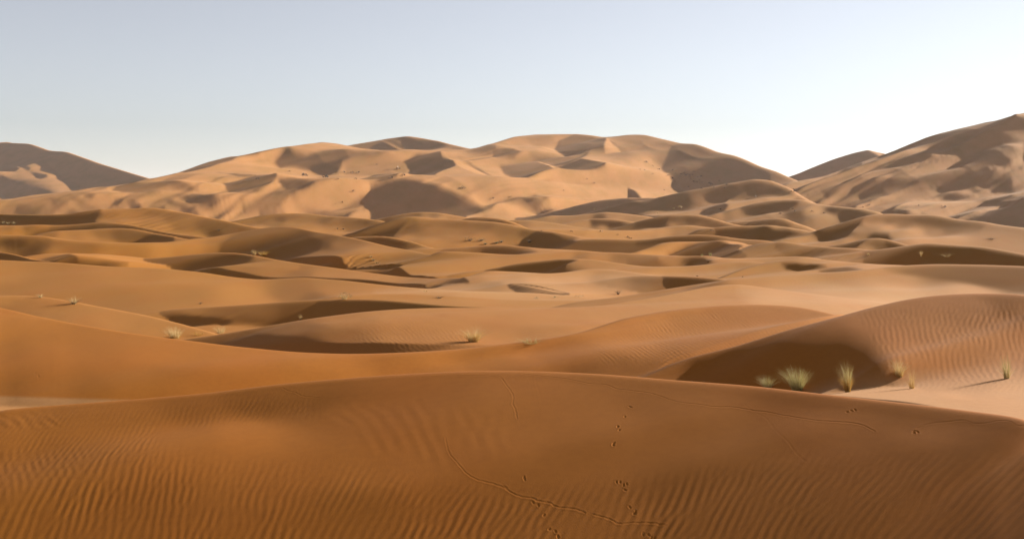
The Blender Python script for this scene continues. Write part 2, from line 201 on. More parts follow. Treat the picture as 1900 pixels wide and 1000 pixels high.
for n in ('middle_mountain', 'far_hill'):
  for R, f, s in ((120, 3, '@a 960,462 1200,415 1480,312 1640,268 1846,245 1846,290 1700,302 1500,362 1300,412 1250,450 1000,495 800,545 840,505'),
                (115, 2.5, '@a 800,530 980,508 1150,500 1330,530 1420,548 1200,545 1000,557 870,550'),
                (150, 4, '@a 1560,390 1700,450 1846,470 1846,480 1700,465'),
                (110, 2.5, '@a 1270,590 1380,580 1450,590 1560,622 1655,615 1500,642 1380,625'),
                (112, 2, '@a 790,605 870,590 880,605 830,618'), (112, 2, '@a 905,610 990,612 1020,630 950,632'),
                (115, 2, '@a 100,580 380,540 640,505 740,497 500,548 300,572'),
                (140, 3, '@a 60,625 250,610 420,625 250,635'), (140, 3, '@a 420,630 600,640 480,650'), (140, 3, '@a 0,655 200,660 480,680 250,682'),
                (118, 2.5, '@b 0,258 140,222 300,213 420,190 530,172 500,187 400,217 280,237 180,265 60,292 0,296'),
                (105, 6, '@b 190,300 280,250 330,270 420,270 540,245 640,240 780,258 900,255 1000,262 900,292 760,300 680,320 640,372 560,390 450,350 330,340 230,345'),
                (165, 8, '@b 680,310 800,285 1000,270 1120,285 1150,340 1100,370 900,400 700,370'),
                (102, 2, '@b 1110,285 1200,255 1290,250 1370,238 1388,280 1440,290 1492,320 1480,345 1400,380 1330,415 1250,400 1180,360 1150,330'),
                (115, 3, '@b 900,200 960,170 1050,200 1140,225 1060,245 950,225'),
                (200, 3, '@b 950,165 1010,180 1150,215 1200,222 1100,222 1030,195'),
                (105, 1.8, '@b 780,475 900,435 1000,440 1100,440 1060,470 960,488 850,488'),
                (101, 2, '@b 870,520 1000,490 1120,480 1250,500 1450,555 1690,625 1560,660 1400,640 1200,620 1050,640 940,665 870,645 885,580'),
                (105, 2, '@b 600,695 900,672 1050,642 1200,619 1400,636 1560,660 1770,600 1785,620 1740,655 1560,670 1545,705 1300,720 800,720'),
                (215, 1.5, '@b 1115,578 1140,585 1190,618 1160,620'),
                (105, 2, '@b -180,495 0,478 200,465 208,510 150,550 70,580 0,583 -70,580 -130,560 -160,530'),
                (105, 2.5, '@b 205,512 330,510 500,540 440,575 380,583 270,570'),
                (112, 3, '@b 380,640 560,640 680,660 790,640 690,680 560,680 440,660'), (150, 4, '@b 150,575 280,595 400,640 300,615'),
                (125, 2.5, '@b 1240,470 1330,490 1450,525 1560,570 1450,545 1300,500'),
                (135, 3, '@b 1500,270 1650,350 1800,460 1840,485 1780,472 1600,335'),
                (110, 1.8, '@b 1560,290 1730,275 1742,288 1600,300'), (115, 2.5, '@b 1750,240 1846,230 1900,240 1850,280 1745,282'),
                (112, 2.5, '@b 75,655 200,660 260,675 100,690'),
                (100, 2, '@c 415,205 450,150 560,118 690,130 790,145 782,200 770,242 690,245 600,270 510,276 450,245'),
                (115, 3, '@c 0,235 120,235 190,262 130,285 0,285'),
                (138, 9, '@c 250,270 480,282 660,260 610,315 500,350 430,362 330,325'),
                (100, 4, '@c 400,350 520,325 660,262 600,318 500,350 430,362'),
                (128, 4, '@c 30,320 200,310 300,322 380,365 440,400 464,430 440,455 340,475 225,482 150,440 60,390'),
                (98, 4, '@c 170,440 330,425 350,470 225,480'),
                (100, 1.8, '@c 435,372 610,320 700,340 792,365 780,398 740,405 640,408 540,390'),
                (110, 2, '@c 940,432 1000,480 1110,566 1020,562 940,570 945,500'),
                (110, 4, '@c 1250,190 1320,183 1430,190 1500,212 1580,245 1700,270 1846,330 1900,360 1960,400 1960,440 1846,440 1650,470 1500,505 1450,470 1400,430 1300,390 1200,345 1180,310 1220,250'),
                (110, 3, '@c 0,605 120,598 260,620 380,650 440,655 600,620 480,690 330,695 280,660 150,622'),
                (135, 4, '@c 230,590 280,580 400,645 320,620'),
                (118, 2.5, '@b 1690,625 1780,600 1846,600 1846,612 1770,620 1700,650')):
    poly(n, R, f, s)
layer('left_mountain', '@a -1600,360 -1000,250 -500,195 -200,176 0,173 100,180 200,183 270,205 350,232 470,240 560,272 640,300 720,330 830,362 950,400 1050,430 1250,500 1500,570', '3900',
      '0,275,122 100,290,125 200,320,130 240,335,140 60,310,185 100,320,195 130,340,195 20,345,120 60,358,120 20,358,185 160,345,185 0,320,195 0,300,150', far=2, af=.22, ab=.35, w=.006, free=.25)
for R, f, s in ((122, 5, '@a -500,150 200,183 350,232 470,240 640,300 830,362 1080,430 850,478 700,492 600,465 500,405 400,360 330,300 250,310 180,340 100,320 -500,300'),
                (118, 1.5, '@a 0,330 60,325 140,360 110,382 0,370'), (118, 3, '@a 140,330 220,350 200,362 150,350'), (118, 2.5, '@a 215,370 330,393 342,410 290,422'),
                (122, 1.8, '@a 0,415 100,440 220,480 395,520 300,548 150,570 60,545 0,530'), (190, 3, '@a 0,540 60,550 120,575 0,580')):
    poly('left_mountain', R, f, s)
for n, R, f, s in (('yellow_dune', 76, 3, '@1 -200,470 480,468 720,462 850,445 1000,418 1080,406 1120,402 1060,440 1035,490 1025,545 900,560 600,575 -200,572'),
                   ('yellow_dune', 150, 3, '@1 1200,400 1400,395 1700,393 1850,414 1900,440 1700,420 1400,415'),
                   ('great_dune', 125, 9, '@1 -100,700 200,705 300,740 200,790 60,770 -100,760'),
                   ('great_dune', 86, 13, '@2 640,780 760,690 900,650 1080,620 1340,603 1450,620 1600,690 1720,760 1700,850 1600,900 1450,930 1000,900 800,870 600,880'),
                   ('sweeping_dune', 90, 5, '@2 0,950 200,925 450,897 650,887 850,900 1000,930 900,972 700,1000 0,1000'),
                   ('gold_dune', 82, 4, '@3 325,308 450,262 600,216 720,175 850,140 965,133 900,180 820,240 760,290 700,348 480,342'),
                   ('gold_dune', 145, 8, '@3 980,138 1400,165 1800,190 1700,230 1300,210 1050,190'),
                   ('dark_lens', 104, 2.5, '@3 500,722 700,710 1000,702 1400,708 1700,728 1890,785 1890,838 1650,803 1200,799 900,778 650,748'),
                   ('x_dune', 94, 3, '@4 0,776 300,725 500,690 700,672 950,664 1010,672 900,700 860,760 840,803 700,810 400,797 100,780'),
                   ('lens_mid', 122, 4, '@4 -40,525 150,508 280,520 450,560 560,575 400,580 280,602 100,592 -40,578'),
                   ('ee_dune', 96, 3, '@5 0,318 130,275 260,248 400,238 330,290 300,330 150,332 0,330'), ('ee_dune', 128, 4, '@5 420,233 680,236 850,270 920,305 650,280 480,258'),
                   ('gg_dune', 122, 3.5, '@5 0,510 200,496 400,462 650,453 850,460 1000,480 800,500 450,510 200,532 0,548'),
                   ('wr_dune', 104, 4, '@6 -120,610 0,652 150,670 300,697 520,716 850,737 500,765 250,790 0,755 -130,700'),
                   ('dark_right', 90, 4, '@6 870,750 1060,722 1300,688 1540,658 1650,676 1900,690 2200,760 2400,860 1882,880 1600,830 1430,890 1200,886 830,850'),
                   ('small_cone', 116, 2.5, '@6 450,688 650,663 800,623 950,603 860,640 760,690 600,702'), ('small_cone', 116, 2.5, '@6 1050,607 1200,652 1290,684 1200,690 1080,650'),
                   ('pointed_dune', 100, 3, '@6 265,540 450,476 650,422 800,372 885,358 780,440 700,520 640,560 450,556'),
                   ('pointed_dune', 130, 7, '@6 950,348 1110,342 1300,350 1700,368 1900,410 2200,440 2100,480 1880,480 1700,440 1450,405 1100,375 900,400'),
                   ('c_dune', 110, 3, '@4 1140,220 1300,220 1450,233 1575,258 1400,263 1180,251'), ('brown_ridge', 110, 3, '@5 1150,315 1260,298 1400,278 1560,268 1650,284 1725,322 1600,331 1300,336'),
                   ('ff_dune', 110, 5, '@5 1150,170 1280,118 1450,86 1650,76 1800,86 1700,120 1500,150 1300,170'),
                   ('saddle_mid', 92, 5, '@5 600,708 740,698 820,740 700,770 560,766'), ('saddle_mid', 148, 5, '@5 -100,690 240,690 240,730 400,760 600,775 300,786 100,786 -100,776'),
                   ('hollow_dune', 90, 9, '@ 165,607 260,588 340,585 420,592 450,605 380,628 260,630'), ('hollow_dune', 90, 4, '@ 590,560 700,558 770,562 845,573 700,579 560,590'),
                   ('middle_swell', 116, 10, '@ 380,635 480,622 560,640 640,657 500,658'), ('round_face', 96, 3, '@ 1225,512 1290,514 1350,520 1300,527 1262,531 1240,524')):
    poly(n, R, f, s)
for R, f, s in ((118, 2, '@1 120,375 200,343 300,353 440,370 300,380'), (118, 2, '@1 480,310 620,313 740,345 600,342'), (122, 1.5, '@1 640,290 800,266 760,287'), (122, 1.5, '@1 900,300 960,288 1050,300 1000,316'),
                (112, 1.8, '@1 1215,345 1260,318 1350,325 1290,352'), (112, 1.8, '@1 1385,350 1450,338 1560,370 1440,374'), (128, 2, '@1 720,308 900,328 1100,368 900,352'), (120, 2, '@1 700,380 800,370 900,385 780,400'),
                (110, 2, '@1 1230,225 1400,193 1650,183 1882,213 1882,237 1600,237 1500,267 1360,257'), (120, 1.8, '@1 1560,285 1700,273 1760,280 1620,294'), (118, 1.8, '@1 1790,340 1882,350 1882,374 1820,362'),
                (118, 1.8, '@1 1640,385 1780,383 1830,412 1700,402'), (112, 2, '@2 0,185 150,200 400,243 250,242 0,217'), (108, 1.8, '@2 180,310 420,303 480,338 700,368 772,350 560,390 430,382 330,345'),
                (116, 2, '@2 60,340 200,368 380,388 250,394 120,372'), (114, 1.8, '@2 210,400 350,408 400,425 250,427'), (112, 1.8, '@2 270,440 380,428 500,455 380,464'), (114, 1.8, '@2 500,435 640,426 760,440 600,457'),
                (120, 2, '@2 540,470 640,473 610,502 500,492'), (110, 1.8, '@2 1050,418 1150,408 1250,435 1100,447'), (116, 1.5, '@2 1200,400 1350,413 1360,427 1220,417'), (125, 2, '@2 820,383 1000,393 900,404'),
                (140, 3, '@2 700,58 850,108 970,122 850,118'), (220, 2, '@b 1385,240 1440,285 1500,300 1650,370 1800,460 1846,490 1700,440 1560,370 1500,345'), (220, 1.5, '@b 1120,440 1250,480 1450,540 1690,615 1720,600 1500,540 1300,475'),
                (222, 1.5, '@c 285,312 380,345 450,390 475,430 440,470 340,490 240,490 300,475 440,440 420,395'), (203, 1.5, '@c 795,150 830,190 900,230 780,260 775,215'), (222, 1.5, '@c 905,425 1000,470 1110,560 1140,565 1050,480')):
    poly('middle_mountain', R, f, s)
# ---------------------------------------------------------------- height field of the sand sea
# The ground is one height field over (bearing, distance).  The ridges give a first shape; a least-squares fit then
# tilts the slopes towards or away from the sun until each face turns the way it does in the place.
FPX, PX0, HZ = 2037.0, 950.0, 352.0          # focal length in photo pixels, principal column, horizon row
#
def lin(v):
    v = np.asarray(v, float) / 255
    return np.where(v <= .04045, v / 12.92, ((v + .055) / 1.055) ** 2.4)
def shade(R, far):                            # brightness of a face in the survey -> cosine of its angle to the sun
    lo, hi = ((84, 222), (102, 224), (118, 215))[int(far)]
    return -.05 + .43 * (lin(R) - lin(lo)) / (lin(hi) - lin(lo))
def smooth1(a, s, ax=0):
    if s <= 0: return a
    n = int(3 * s + 1); k = np.exp(-.5 * (np.arange(-n, n + 1) / s) ** 2); k /= k.sum()
    a = np.moveaxis(a, ax, 0); p = np.concatenate([np.repeat(a[:1], n, 0), a, np.repeat(a[-1:], n, 0)])
    o = sum(w * p[i:i + len(a)] for i, w in enumerate(k))
    return np.moveaxis(o, 0, ax)
ROWS = ((2.2, 9.0, 16), (9.0, 24, 170), (24, 80, 190), (80, 320, 190), (320, 1000, 130), (1000, 3000, 250), (3000, 4400, 90), (4400, 16000, 14))
def row_levels(scale):
    out = []
    for a, b, n in ROWS:
        m = max(2, int(n * scale)); out.append(np.linspace(math.log(a), math.log(b), m, endpoint=False))
    return np.concatenate(out + [[math.log(16000.)]])
FLOOR = np.array([(2, 2.3), (6, 2.9), (10, 4.6), (14, 5.6), (20, 6.2), (27, 6.8), (40, 8.6), (60, 11.5), (100, 15), (200, 20), (400, 25), (1000, 55), (1500, 100), (2000, 120), (4000, 170), (16000, 260)])
def vnoise(x, y, seed):
    r = np.random.default_rng(seed).random((64, 64))
    xi, yi = np.floor(x).astype(int), np.floor(y).astype(int); fx, fy = x - xi, y - yi
    fx, fy = fx * fx * (3 - 2 * fx), fy * fy * (3 - 2 * fy)
    g = lambda a, b: r[a & 63, b & 63]
    return (g(xi, yi) * (1 - fx) + g(xi + 1, yi) * fx) * (1 - fy) + (g(xi, yi + 1) * (1 - fx) + g(xi + 1, yi + 1) * fx) * fy
def inside(px, py, P):
    c = np.zeros(px.shape, bool); d2 = np.full(px.shape, 1e9)
    x1, y1 = P[-1]
    for x2, y2 in P:
        if y1 != y2:
            c ^= ((y1 > py) != (y2 > py)) & (px < (x2 - x1) * (py - y1) / (y2 - y1) + x1)
        ex, ey = x2 - x1, y2 - y1
        t = np.clip(((px - x1) * ex + (py - y1) * ey) / (ex * ex + ey * ey + 1e-9), 0, 1)
        d2 = np.minimum(d2, (px - x1 - t * ex) ** 2 + (py - y1 - t * ey) ** 2)
        x1, y1 = x2, y2
    d = np.sqrt(d2)
    return np.where(c, d, -d)
REPORT = False
def base_surface(px, L):
    """first shape: py (photo row) of the ground for every column px and log distance L, and the ridge it belongs to"""
    Y = np.exp(L)[:, None]
    H = np.interp(Y[:, 0], FLOOR[:, 0], FLOOR[:, 1])[:, None]
    best = (HZ + FPX * H / Y) + 0 * px[None]
    acc = [best]
    ids = np.zeros(best.shape, np.int16)
    cr = []
    tau = np.interp(np.exp(L), [15, 60, 150, 600, 2000], [5, 3, 1.6, .7, .5])[:, None]
    S = np.exp(-(best - best) / tau); ref = best.copy()
    step = abs(px[len(px) // 2 + 1] - px[len(px) // 2])
    for k, l in enumerate(LAY):
        c = l['crest']; yc = np.interp(px, c[:, 0], c[:, 1])
        # beyond its ends a ridge dips away
        yc = yc + np.maximum(0, c[0, 0] - px) * .45 + np.maximum(0, px - c[-1, 0]) * .45
        Lc = np.log(np.interp(px, l['dist'][:, 0], l['dist'][:, 1]))
        sg = float(np.interp(np.exp(Lc.min()), [20, 50, 150, 400, 1500], [40, 26, 11, 6, 3])) / step
        yc = smooth1(yc, sg)
        # a ridge whose face looks away from the sun comes nearer towards the sun's side, a bright one recedes
        s = l['s']; sv = shade(s[:, 2], l['far'])
        gx = np.arange(-520, 2420, 20.); u = (gx - PX0) / FPX; yg = np.interp(gx, px, yc); Lr = np.interp(gx, px, Lc)
        wt = 1 / ((gx[:, None] - s[None, :, 0]) ** 2 + 70. ** 2) / ((2 * (np.interp(s[:, 0], gx, yg) - s[:, 1])[None]) ** 2 + 60. ** 2)
        Tm = (wt * sv[None]).sum(1) / wt.sum(1)
        g = (math.sin(SUN_EL) - 1.02 * Tm) / math.cos(SUN_EL)
        zy = np.clip(.06 + .5 * g, .04, .2); zx = (g - zy * math.sin(SUN_AZ)) / math.cos(SUN_AZ)
        h = (HZ - yg) / FPX; hu = np.gradient(h, u)
        rate = np.clip((zx - hu) / np.minimum(h - zx * u - zy, -.12), -2, 2)
        rate *= ((gx > max(c[0, 0], -100)) & (gx < min(c[-1, 0], 1960)))
        n = len(gx); du = u[1] - u[0]; lm = l['free'] ** -2
        D = np.zeros((n - 1, n)); D[np.arange(n - 1), np.arange(n - 1)] = -1 / du; D[np.arange(n - 1), np.arange(1, n)] = 1 / du
        x = np.linalg.solve(D.T @ D + lm * np.eye(n), D.T @ (.5 * (rate[1:] + rate[:-1]) - D @ Lr * 0) )
        Lc = np.interp(px, gx, Lr * 0 + x) + (Lc if not l['auto'] else np.log(np.median(np.exp(Lc)))) 
        cr.append((yc, np.exp(smooth1(Lc, 40. / step))))
    order = sorted(range(len(LAY)), key=lambda k: np.median(cr[k][1]))
    seen = np.full(px.shape, 1e6); front = []
    for k in order:
        l = LAY[k]; yc, Yc = cr[k]
        # slope towards the viewer: as its brightness suggests, and steep enough to stay behind the ridges in front
        s = l['s']; sv = shade(s[:, 2], l['far'])
        wt = 1 / ((px[:, None] - s[None, :, 0]) ** 2 + 150. ** 2)
        Tm = (wt * sv[None]).sum(1) / wt.sum(1)
        g = (math.sin(SUN_EL) - 1.02 * Tm) / math.cos(SUN_EL)
        af = np.clip(.6 * g / math.sin(SUN_AZ), -.03, .3) * min(1., l['af'] / .2) + np.maximum(0, yc - HZ) / FPX
        if l['far']: af = np.maximum(af, l['af'])
        need = np.full(px.shape, .015)
        for m, ym, Ym in front:
            Yn = Ym * 1.06
            ok = (Yn < Yc * .9) & (ym > yc + 1)
            need = np.where(ok, np.maximum(need, (ym - yc) / FPX * Yn / np.maximum(Yc - Yn, 1e-3)), need)
        vis_here = yc < seen
        bad = vis_here & (need > .45) & (px > 0) & (px < 1900)
        if REPORT and bad.sum() > 3: print('   steep', l['name'], int(px[bad].min()), int(px[bad].max()), round(float(need[bad].max()), 2))
        l['_af'] = smooth1(np.clip(np.maximum(smooth1(af, 150. / step), need), .01, .6), 70. / step)
        front.append((k, np.where(vis_here, yc, -1e6), Yc))
        seen = np.minimum(seen, yc)
    for k, l in enumerate(LAY):
        yc, Yc = cr[k]
        s = Yc[None] - Y
        w = l['w'] * Yc[None]
        drop = np.where(s > 0, l['_af'][None], l['ab']) * (np.sqrt(s * s + w * w) - w)
        p = yc[None] + FPX * drop / Y
        # running soft minimum
        m = np.minimum(ref, p)
        S = S * np.exp(-np.clip((ref - m) / tau, 0, 60)) + np.exp(-np.clip((p - m) / tau, 0, 60)); ref = m
        better = p < best
        ids[better] = k + 1; best = np.where(better, p, best)
    py = ref - tau * np.log(S)
    return py, ids, cr
def targets(px, py, ids):
    T = np.full(py.shape, .3); PX = np.broadcast_to(px[None], py.shape)
    for k, l in enumerate(LAY):
        m = ids == k + 1
        if not m.any(): continue
        x, y = PX[m], py[m]
        s = l['s']; sv = shade(s[:, 2], l['far'])
        num = np.zeros(x.shape); den = np.zeros(x.shape)
        sc = 400. / max(60, np.median([60] + list(np.hypot(np.diff(s[:, 0]), 0))))
        for (sx, sy, _), v in zip(s, sv):
            d = (x - sx) ** 2 + (2.6 * (y - sy)) ** 2 + l['soft'] ** 2
            wt = 1 / d ** 1.7
            num += wt * v; den += wt
        v = num / den
        for n, R, f, P in POLY:
            if n != l['name']: continue
            bb = (x > P[:, 0].min() - 3 * f) & (x < P[:, 0].max() + 3 * f) & (y > P[:, 1].min() - 3 * f) & (y < P[:, 1].max() + 3 * f)
            if not bb.any(): continue
            d = inside(x[bb], y[bb], P)
            a = np.clip(.5 + d / (1.5 * f), 0, 1); a = a * a * (3 - 2 * a)
            v[bb] = v[bb] * (1 - a) + (float(shade(R, l['far'])) - (.03 if R < 126 else 0)) * a
        if l['tex']:
            # long diagonal ridges running down to the left
            r_ = y + .33 * x + 5 * vnoise(x / 70, y / 30, 8)
            nz = .6 * vnoise(r_ / 13, x / 150 + y / 60, 3) + .4 * vnoise(r_ / 6.5, x / 90, 4)
            k_ = np.clip((nz - .5) / .08, 0, 1); k_ = k_ * k_ * (3 - 2 * k_) * np.clip((y - l['texy']) / 30, 0, 1)
            am = l['tex'] * np.clip((l['texx'] - x) / 200, 0, 1) * np.clip((y - l['texy']) / 25, 0, 1)
            v = np.where(v < .12, v + .20 * k_ * (l['tex'] >= 1), v * (1 - .6 * am * np.clip((.44 - nz) / .06, 0, 1)))
        v = np.maximum(v, l['tmin']); o = np.clip((np.maximum(-80 - x, x - 2120)) / 250, 0, 1); v = v * (1 - o) + .3 * o
        T[m] = v
    return T
def fit(px, L, py0, ids, cr, dh, iters, outer, lam_vis=1., lam_hid=.4, verbose=False):
    """least squares on dh (height change / distance): faces match the wanted angle to the sun, crests stay put"""
    u = (px - PX0) / FPX; du = np.diff(u)[None]; dL = np.diff(L)[:, None]
    dx, dy = math.cos(SUN_AZ), math.sin(SUN_AZ)
    uc = .5 * (u[1:] + u[:-1])[None]
    A = dx - dy * uc; B = dy
    Ap, Bp = -dy - dx * uc, dx                        # across the sun
    h0 = (HZ - py0) / FPX
    Hu = lambda h: .5 * ((h[:-1, 1:] - h[:-1, :-1]) + (h[1:, 1:] - h[1:, :-1])) / du
    HL = lambda h: .5 * ((h[1:, :-1] - h[:-1, :-1]) + (h[1:, 1:] - h[:-1, 1:])) / dL
    Hc = lambda h: .25 * (h[1:, 1:] + h[1:, :-1] + h[:-1, 1:] + h[:-1, :-1])
    def adj(fu, fl, fc):
        o = np.zeros(h0.shape); a = .5 * fu / du; b = .5 * fl / dL; c = .25 * fc
        o[:-1, 1:] += a - b + c; o[:-1, :-1] += -a - b + c; o[1:, 1:] += a + b + c; o[1:, :-1] += -a + b + c
        return o
    colw = np.ones(px.size); 
    run0 = np.minimum.accumulate(py0, 0)
    vis = py0 <= run0 + .3
    T = targets(px, np.minimum(py0, 1e5), ids)
    # soft edge of the part one can see: fades just below each crest and just above the crest in front
    mg = 9.; occ = np.full(px.size, 1e5); soft = np.zeros(py0.shape); prevrun = np.full(px.size, 1e5)
    for i in range(len(L)):
        occ = np.where(vis[i], occ, run0[i])
        soft[i] = np.clip((occ - py0[i] + mg) / 4., 0, 1)
    tcr = np.full(py0.shape, 9.)
    for k, (yc, Yc) in enumerate(cr):
        tcr = np.where(ids == k + 1, np.log(Yc)[None] - L[:, None], tcr)
    soft *= np.clip(tcr / .012 + .3, 0, 1)
    vc = Hc(np.where(py0 <= run0 + mg, soft, 0.))
    inframe = ((px[1:] > -120) & (px[1:] < 2150)).astype(float)[None]
    W = vc * (.3 + .7 * inframe)
    act = np.zeros(vc.shape); HLmin = .01 + 0 * vc
    lamc = lam_hid + (lam_vis - lam_hid) * soft
    bw = np.maximum(.010, 1.3 * np.gradient(L))[:, None]
    for k, (yc, Yc) in enumerate(cr):
        d = (L[:, None] - np.log(Yc)[None]) / bw
        lamc = lamc + 3e4 * np.exp(-d * d) * ((ids == k + 1) & (np.abs(py0 - yc[None]) < 6))
    ycv = np.full(py0.shape, 1e4); dip = np.zeros(py0.shape, bool)
    for k, (yc, Yc) in enumerate(cr):
        t = L[:, None] - np.log(Yc)[None]
        i = np.argmin(np.abs(t), 0); seen = (run0[i, np.arange(len(px))] > yc - 1.) & (run0[i, np.arange(len(px))] < yc + 3) & (ids[i, np.arange(len(px))] == k + 1)
        zone = (t > .015) & (t < .10) & seen[None] & ~vis
        ycv = np.where(zone, np.minimum(ycv, yc[None]), ycv); dip |= zone
    push = np.zeros(vc.shape); step = px[len(px) // 2 + 1] - px[len(px) // 2]
    for it in range(outer):
        h = h0 + dh; py = HZ - FPX * h
        if it > 0 or dh.any():
            pc = np.minimum.accumulate(py, 0)
            T = targets(px, .4 * py0 + .6 * (smooth1(smooth1(pc, 24. / step, 1), 3., 0)), ids)
        vio = dip & (py < ycv + .6)
        lam = lamc + 4e3 * vio; pull = 4e3 * vio * (dh - (np.where(vio, ycv, 0) + 1.5 - py) / FPX)
        sx = Hu(h); sy = Hc(h) + HL(h) - uc * sx
        nrm = np.sqrt(1 + sx * sx + sy * sy)
        act = .5 * act + .7 * vc * np.clip((HLmin - HL(h)) / .04, 0, 1)
        Tc = Hc(T)
        if it > 0:
            S_now = (math.sin(SUN_EL) - (A * sx + B * (Hc(h) + HL(h))) * math.cos(SUN_EL)) / nrm
            push = np.clip(push * .8 + .35 * (Tc - S_now), -.12, .12) * np.clip((1100 - np.exp(L[1:, None])) / 300, 0, 1)
        Tc = np.maximum(Tc + push * vc, -.08)
        g = (math.sin(SUN_EL) - Tc * nrm) / math.cos(SUN_EL)
        Wr, mu = .006 + .05 * (1 - vc), .003; Wh = .004 + .05 * (1 - vc); Wa = 1.5 * act
        e = W * (g - A * Hu(h0) - B * (Hc(h0) + HL(h0)))
        b = adj(A * e, B * e + Wa * (HLmin - HL(h0)), B * e) + pull
        du1 = np.diff(u).mean(); dLr = np.concatenate([dL[:, 0], dL[-1:, 0]])[:, None]
        dLm = .5 * (dLr[1:-1] + dLr[:-2])
        def op(x):
            r = W * (A * Hu(x) + B * (Hc(x) + HL(x)))
            o = adj(A * r + Wh * Hu(x), B * r + (Wr + Wa) * HL(x), B * r) + lam * x
            q = (x[:, 2:] - 2 * x[:, 1:-1] + x[:, :-2]) * (mu / du1 ** 2)
            o[:, 2:] += q; o[:, :-2] += q; o[:, 1:-1] -= 2 * q
            q = (x[2:] - 2 * x[1:-1] + x[:-2]) * (mu / dLm ** 2)
            o[2:] += q; o[:-2] += q; o[1:-1] -= 2 * q
            return o
        ru = .5 / du.mean() ** 2; rl = .5 / np.maximum(dLr, 1e-6)[:h0.shape[0]] ** 2
        M = 1 / (lam + ru + rl + 6 * mu / du1 ** 2 + 6 * mu / dLr[:h0.shape[0]] ** 2)
        x = dh.copy(); r = b - op(x); zz = M * r; p = zz.copy(); rz = (r * zz).sum()
        for i in range(iters):
            q = op(p); al = rz / (p * q).sum(); x += al * p; r -= al * q
            zz = M * r; rz2 = (r * zz).sum(); p = zz + rz2 / rz * p; rz = rz2
        dh = x
        if verbose: 
            rr = (W * (A * Hu(h0 + dh) + B * (Hc(h0 + dh) + HL(h0 + dh)) - g))[vc > 0]
            print('   outer', it, 'rms slope misfit', math.sqrt((rr ** 2).mean()), 'max dh px', np.abs(dh).max() * FPX)
    return dh
def resample(a, px, L, px2, L2):
    j = np.clip(np.searchsorted(px, px2) - 1, 0, len(px) - 2); t = np.clip((px2 - px[j]) / (px[j + 1] - px[j]), 0, 1)[None]
    b = a[:, j] * (1 - t) + a[:, j + 1] * t
    i = np.clip(np.searchsorted(L, L2) - 1, 0, len(L) - 2); t = np.clip((L2 - L[i]) / (L[i + 1] - L[i]), 0, 1)[:, None]
    return b[i] * (1 - t) + b[i + 1] * t
def cols(step, lo=-520, hi=2420, coarse=24):
    return np.unique(np.concatenate([np.arange(lo, -60, coarse * 1.0), np.arange(-60, 1960 + step, step), np.arange(1960 + coarse, hi, coarse * 1.0)]).round(4))
def solve(verbose=False, levels=((16, .3, 220, 6), (8, .6, 150, 5), (4, 1., 90, 4), (2, 1.3, 45, 2))):
    prev = None
    for step, rs, iters, outer in levels:
        px = cols(step, coarse=max(24, step)); L = row_levels(rs)
        py0, ids, cr = base_surface(px, L)
        dh = np.zeros(py0.shape) if prev is None else resample(prev[0], prev[1], prev[2], px, L)
        dh = fit(px, L, py0, ids, cr, dh, iters, outer, verbose=verbose)
        prev = (dh, px, L)
        if verbose: print(step, py0.shape, time.time())
    return px, L, py0, dh, ids
# ---------------------------------------------------------------- the sand as meshes
def spline_w(t):
    b = ((1 - t) ** 3 / 6, (3 * t ** 3 - 6 * t * t + 4) / 6, (-3 * t ** 3 + 3 * t * t + 3 * t + 1) / 6, t ** 3 / 6)
    c = ((-t + 2 * t * t - t ** 3) / 2, (2 - 5 * t * t + 3 * t ** 3) / 2, (t + 4 * t * t - 3 * t ** 3) / 2, (t ** 3 - t * t) / 2)
    return [.15 * p + .85 * q for p, q in zip(b, c)]
def upsample(a, x, X, ax):
    a = np.moveaxis(a, ax, 0)
    i = np.clip(np.searchsorted(x, X, side='right') - 1, 0, len(x) - 2)
    t = np.clip((X - x[i]) / (x[i + 1] - x[i]), 0, 1).reshape((-1,) + (1,) * (a.ndim - 1))
    o = 0
    for k, wk in enumerate(spline_w(t)):
        o = o + wk * a[np.clip(i + k - 1, 0, len(x) - 1)]
    return np.moveaxis(o, 0, ax)
MESH_ROWS = ((2.2, 9.0, 14), (9.0, 15, 240), (15, 24, 480), (24, 34, 200), (34, 80, 330), (80, 320, 330), (320, 1000, 200), (1000, 3000, 330), (3000, 4400, 110), (4400, 16000, 12))
def mesh_levels():
    out = [np.linspace(math.log(a), math.log(b), n, endpoint=False) for a, b, n in MESH_ROWS]
    return np.concatenate(out + [[math.log(16000.)]])
px, L, py0, dh, ids = solve()
print('solved', round(time.time() - T0, 1))
H = (HZ - py0) / FPX + dh
PX = cols(1.5); LL = mesh_levels()
# spline along distance is done on the crest-true base so that crests stay where they are
PY0, IDS, _ = base_surface(PX, LL)
DH = upsample(upsample(dh, px, PX, 1), L, LL, 0)
HH = (HZ - PY0) / FPX + DH
U = (PX - PX0) / FPX; YY = np.exp(LL)[:, None]
XX = U[None] * YY; ZZ = HH * YY; YB = np.broadcast_to(YY, XX.shape)
del PY0, DH
PPY = HZ - FPX * HH                                      # photo row of every point, used to place marks in the sand
RUN = np.minimum.accumulate(PPY, 0)
def ground(x, y, beyond=0):
    """world point of the sand seen at photo position x, y"""
    j = int(np.argmin(np.abs(PX - x)))
    k = int(np.searchsorted(LL, math.log(beyond))) if beyond else 0
    i = k + int(np.argmax((PPY if beyond else RUN)[k:, j] <= y))
    i = max(i, 1)
    a, b = PPY[i - 1, j], PPY[i, j]
    t = 0 if a <= b else min(max((a - y) / (a - b), 0), 1)
    Y = math.exp(LL[i - 1] * (1 - t) + LL[i] * t)
    h = HH[i - 1, j] * (1 - t) + HH[i, j] * t
    return np.array([(x - PX0) / FPX * Y, Y, h * Y])
rng = np.random.default_rng(7)
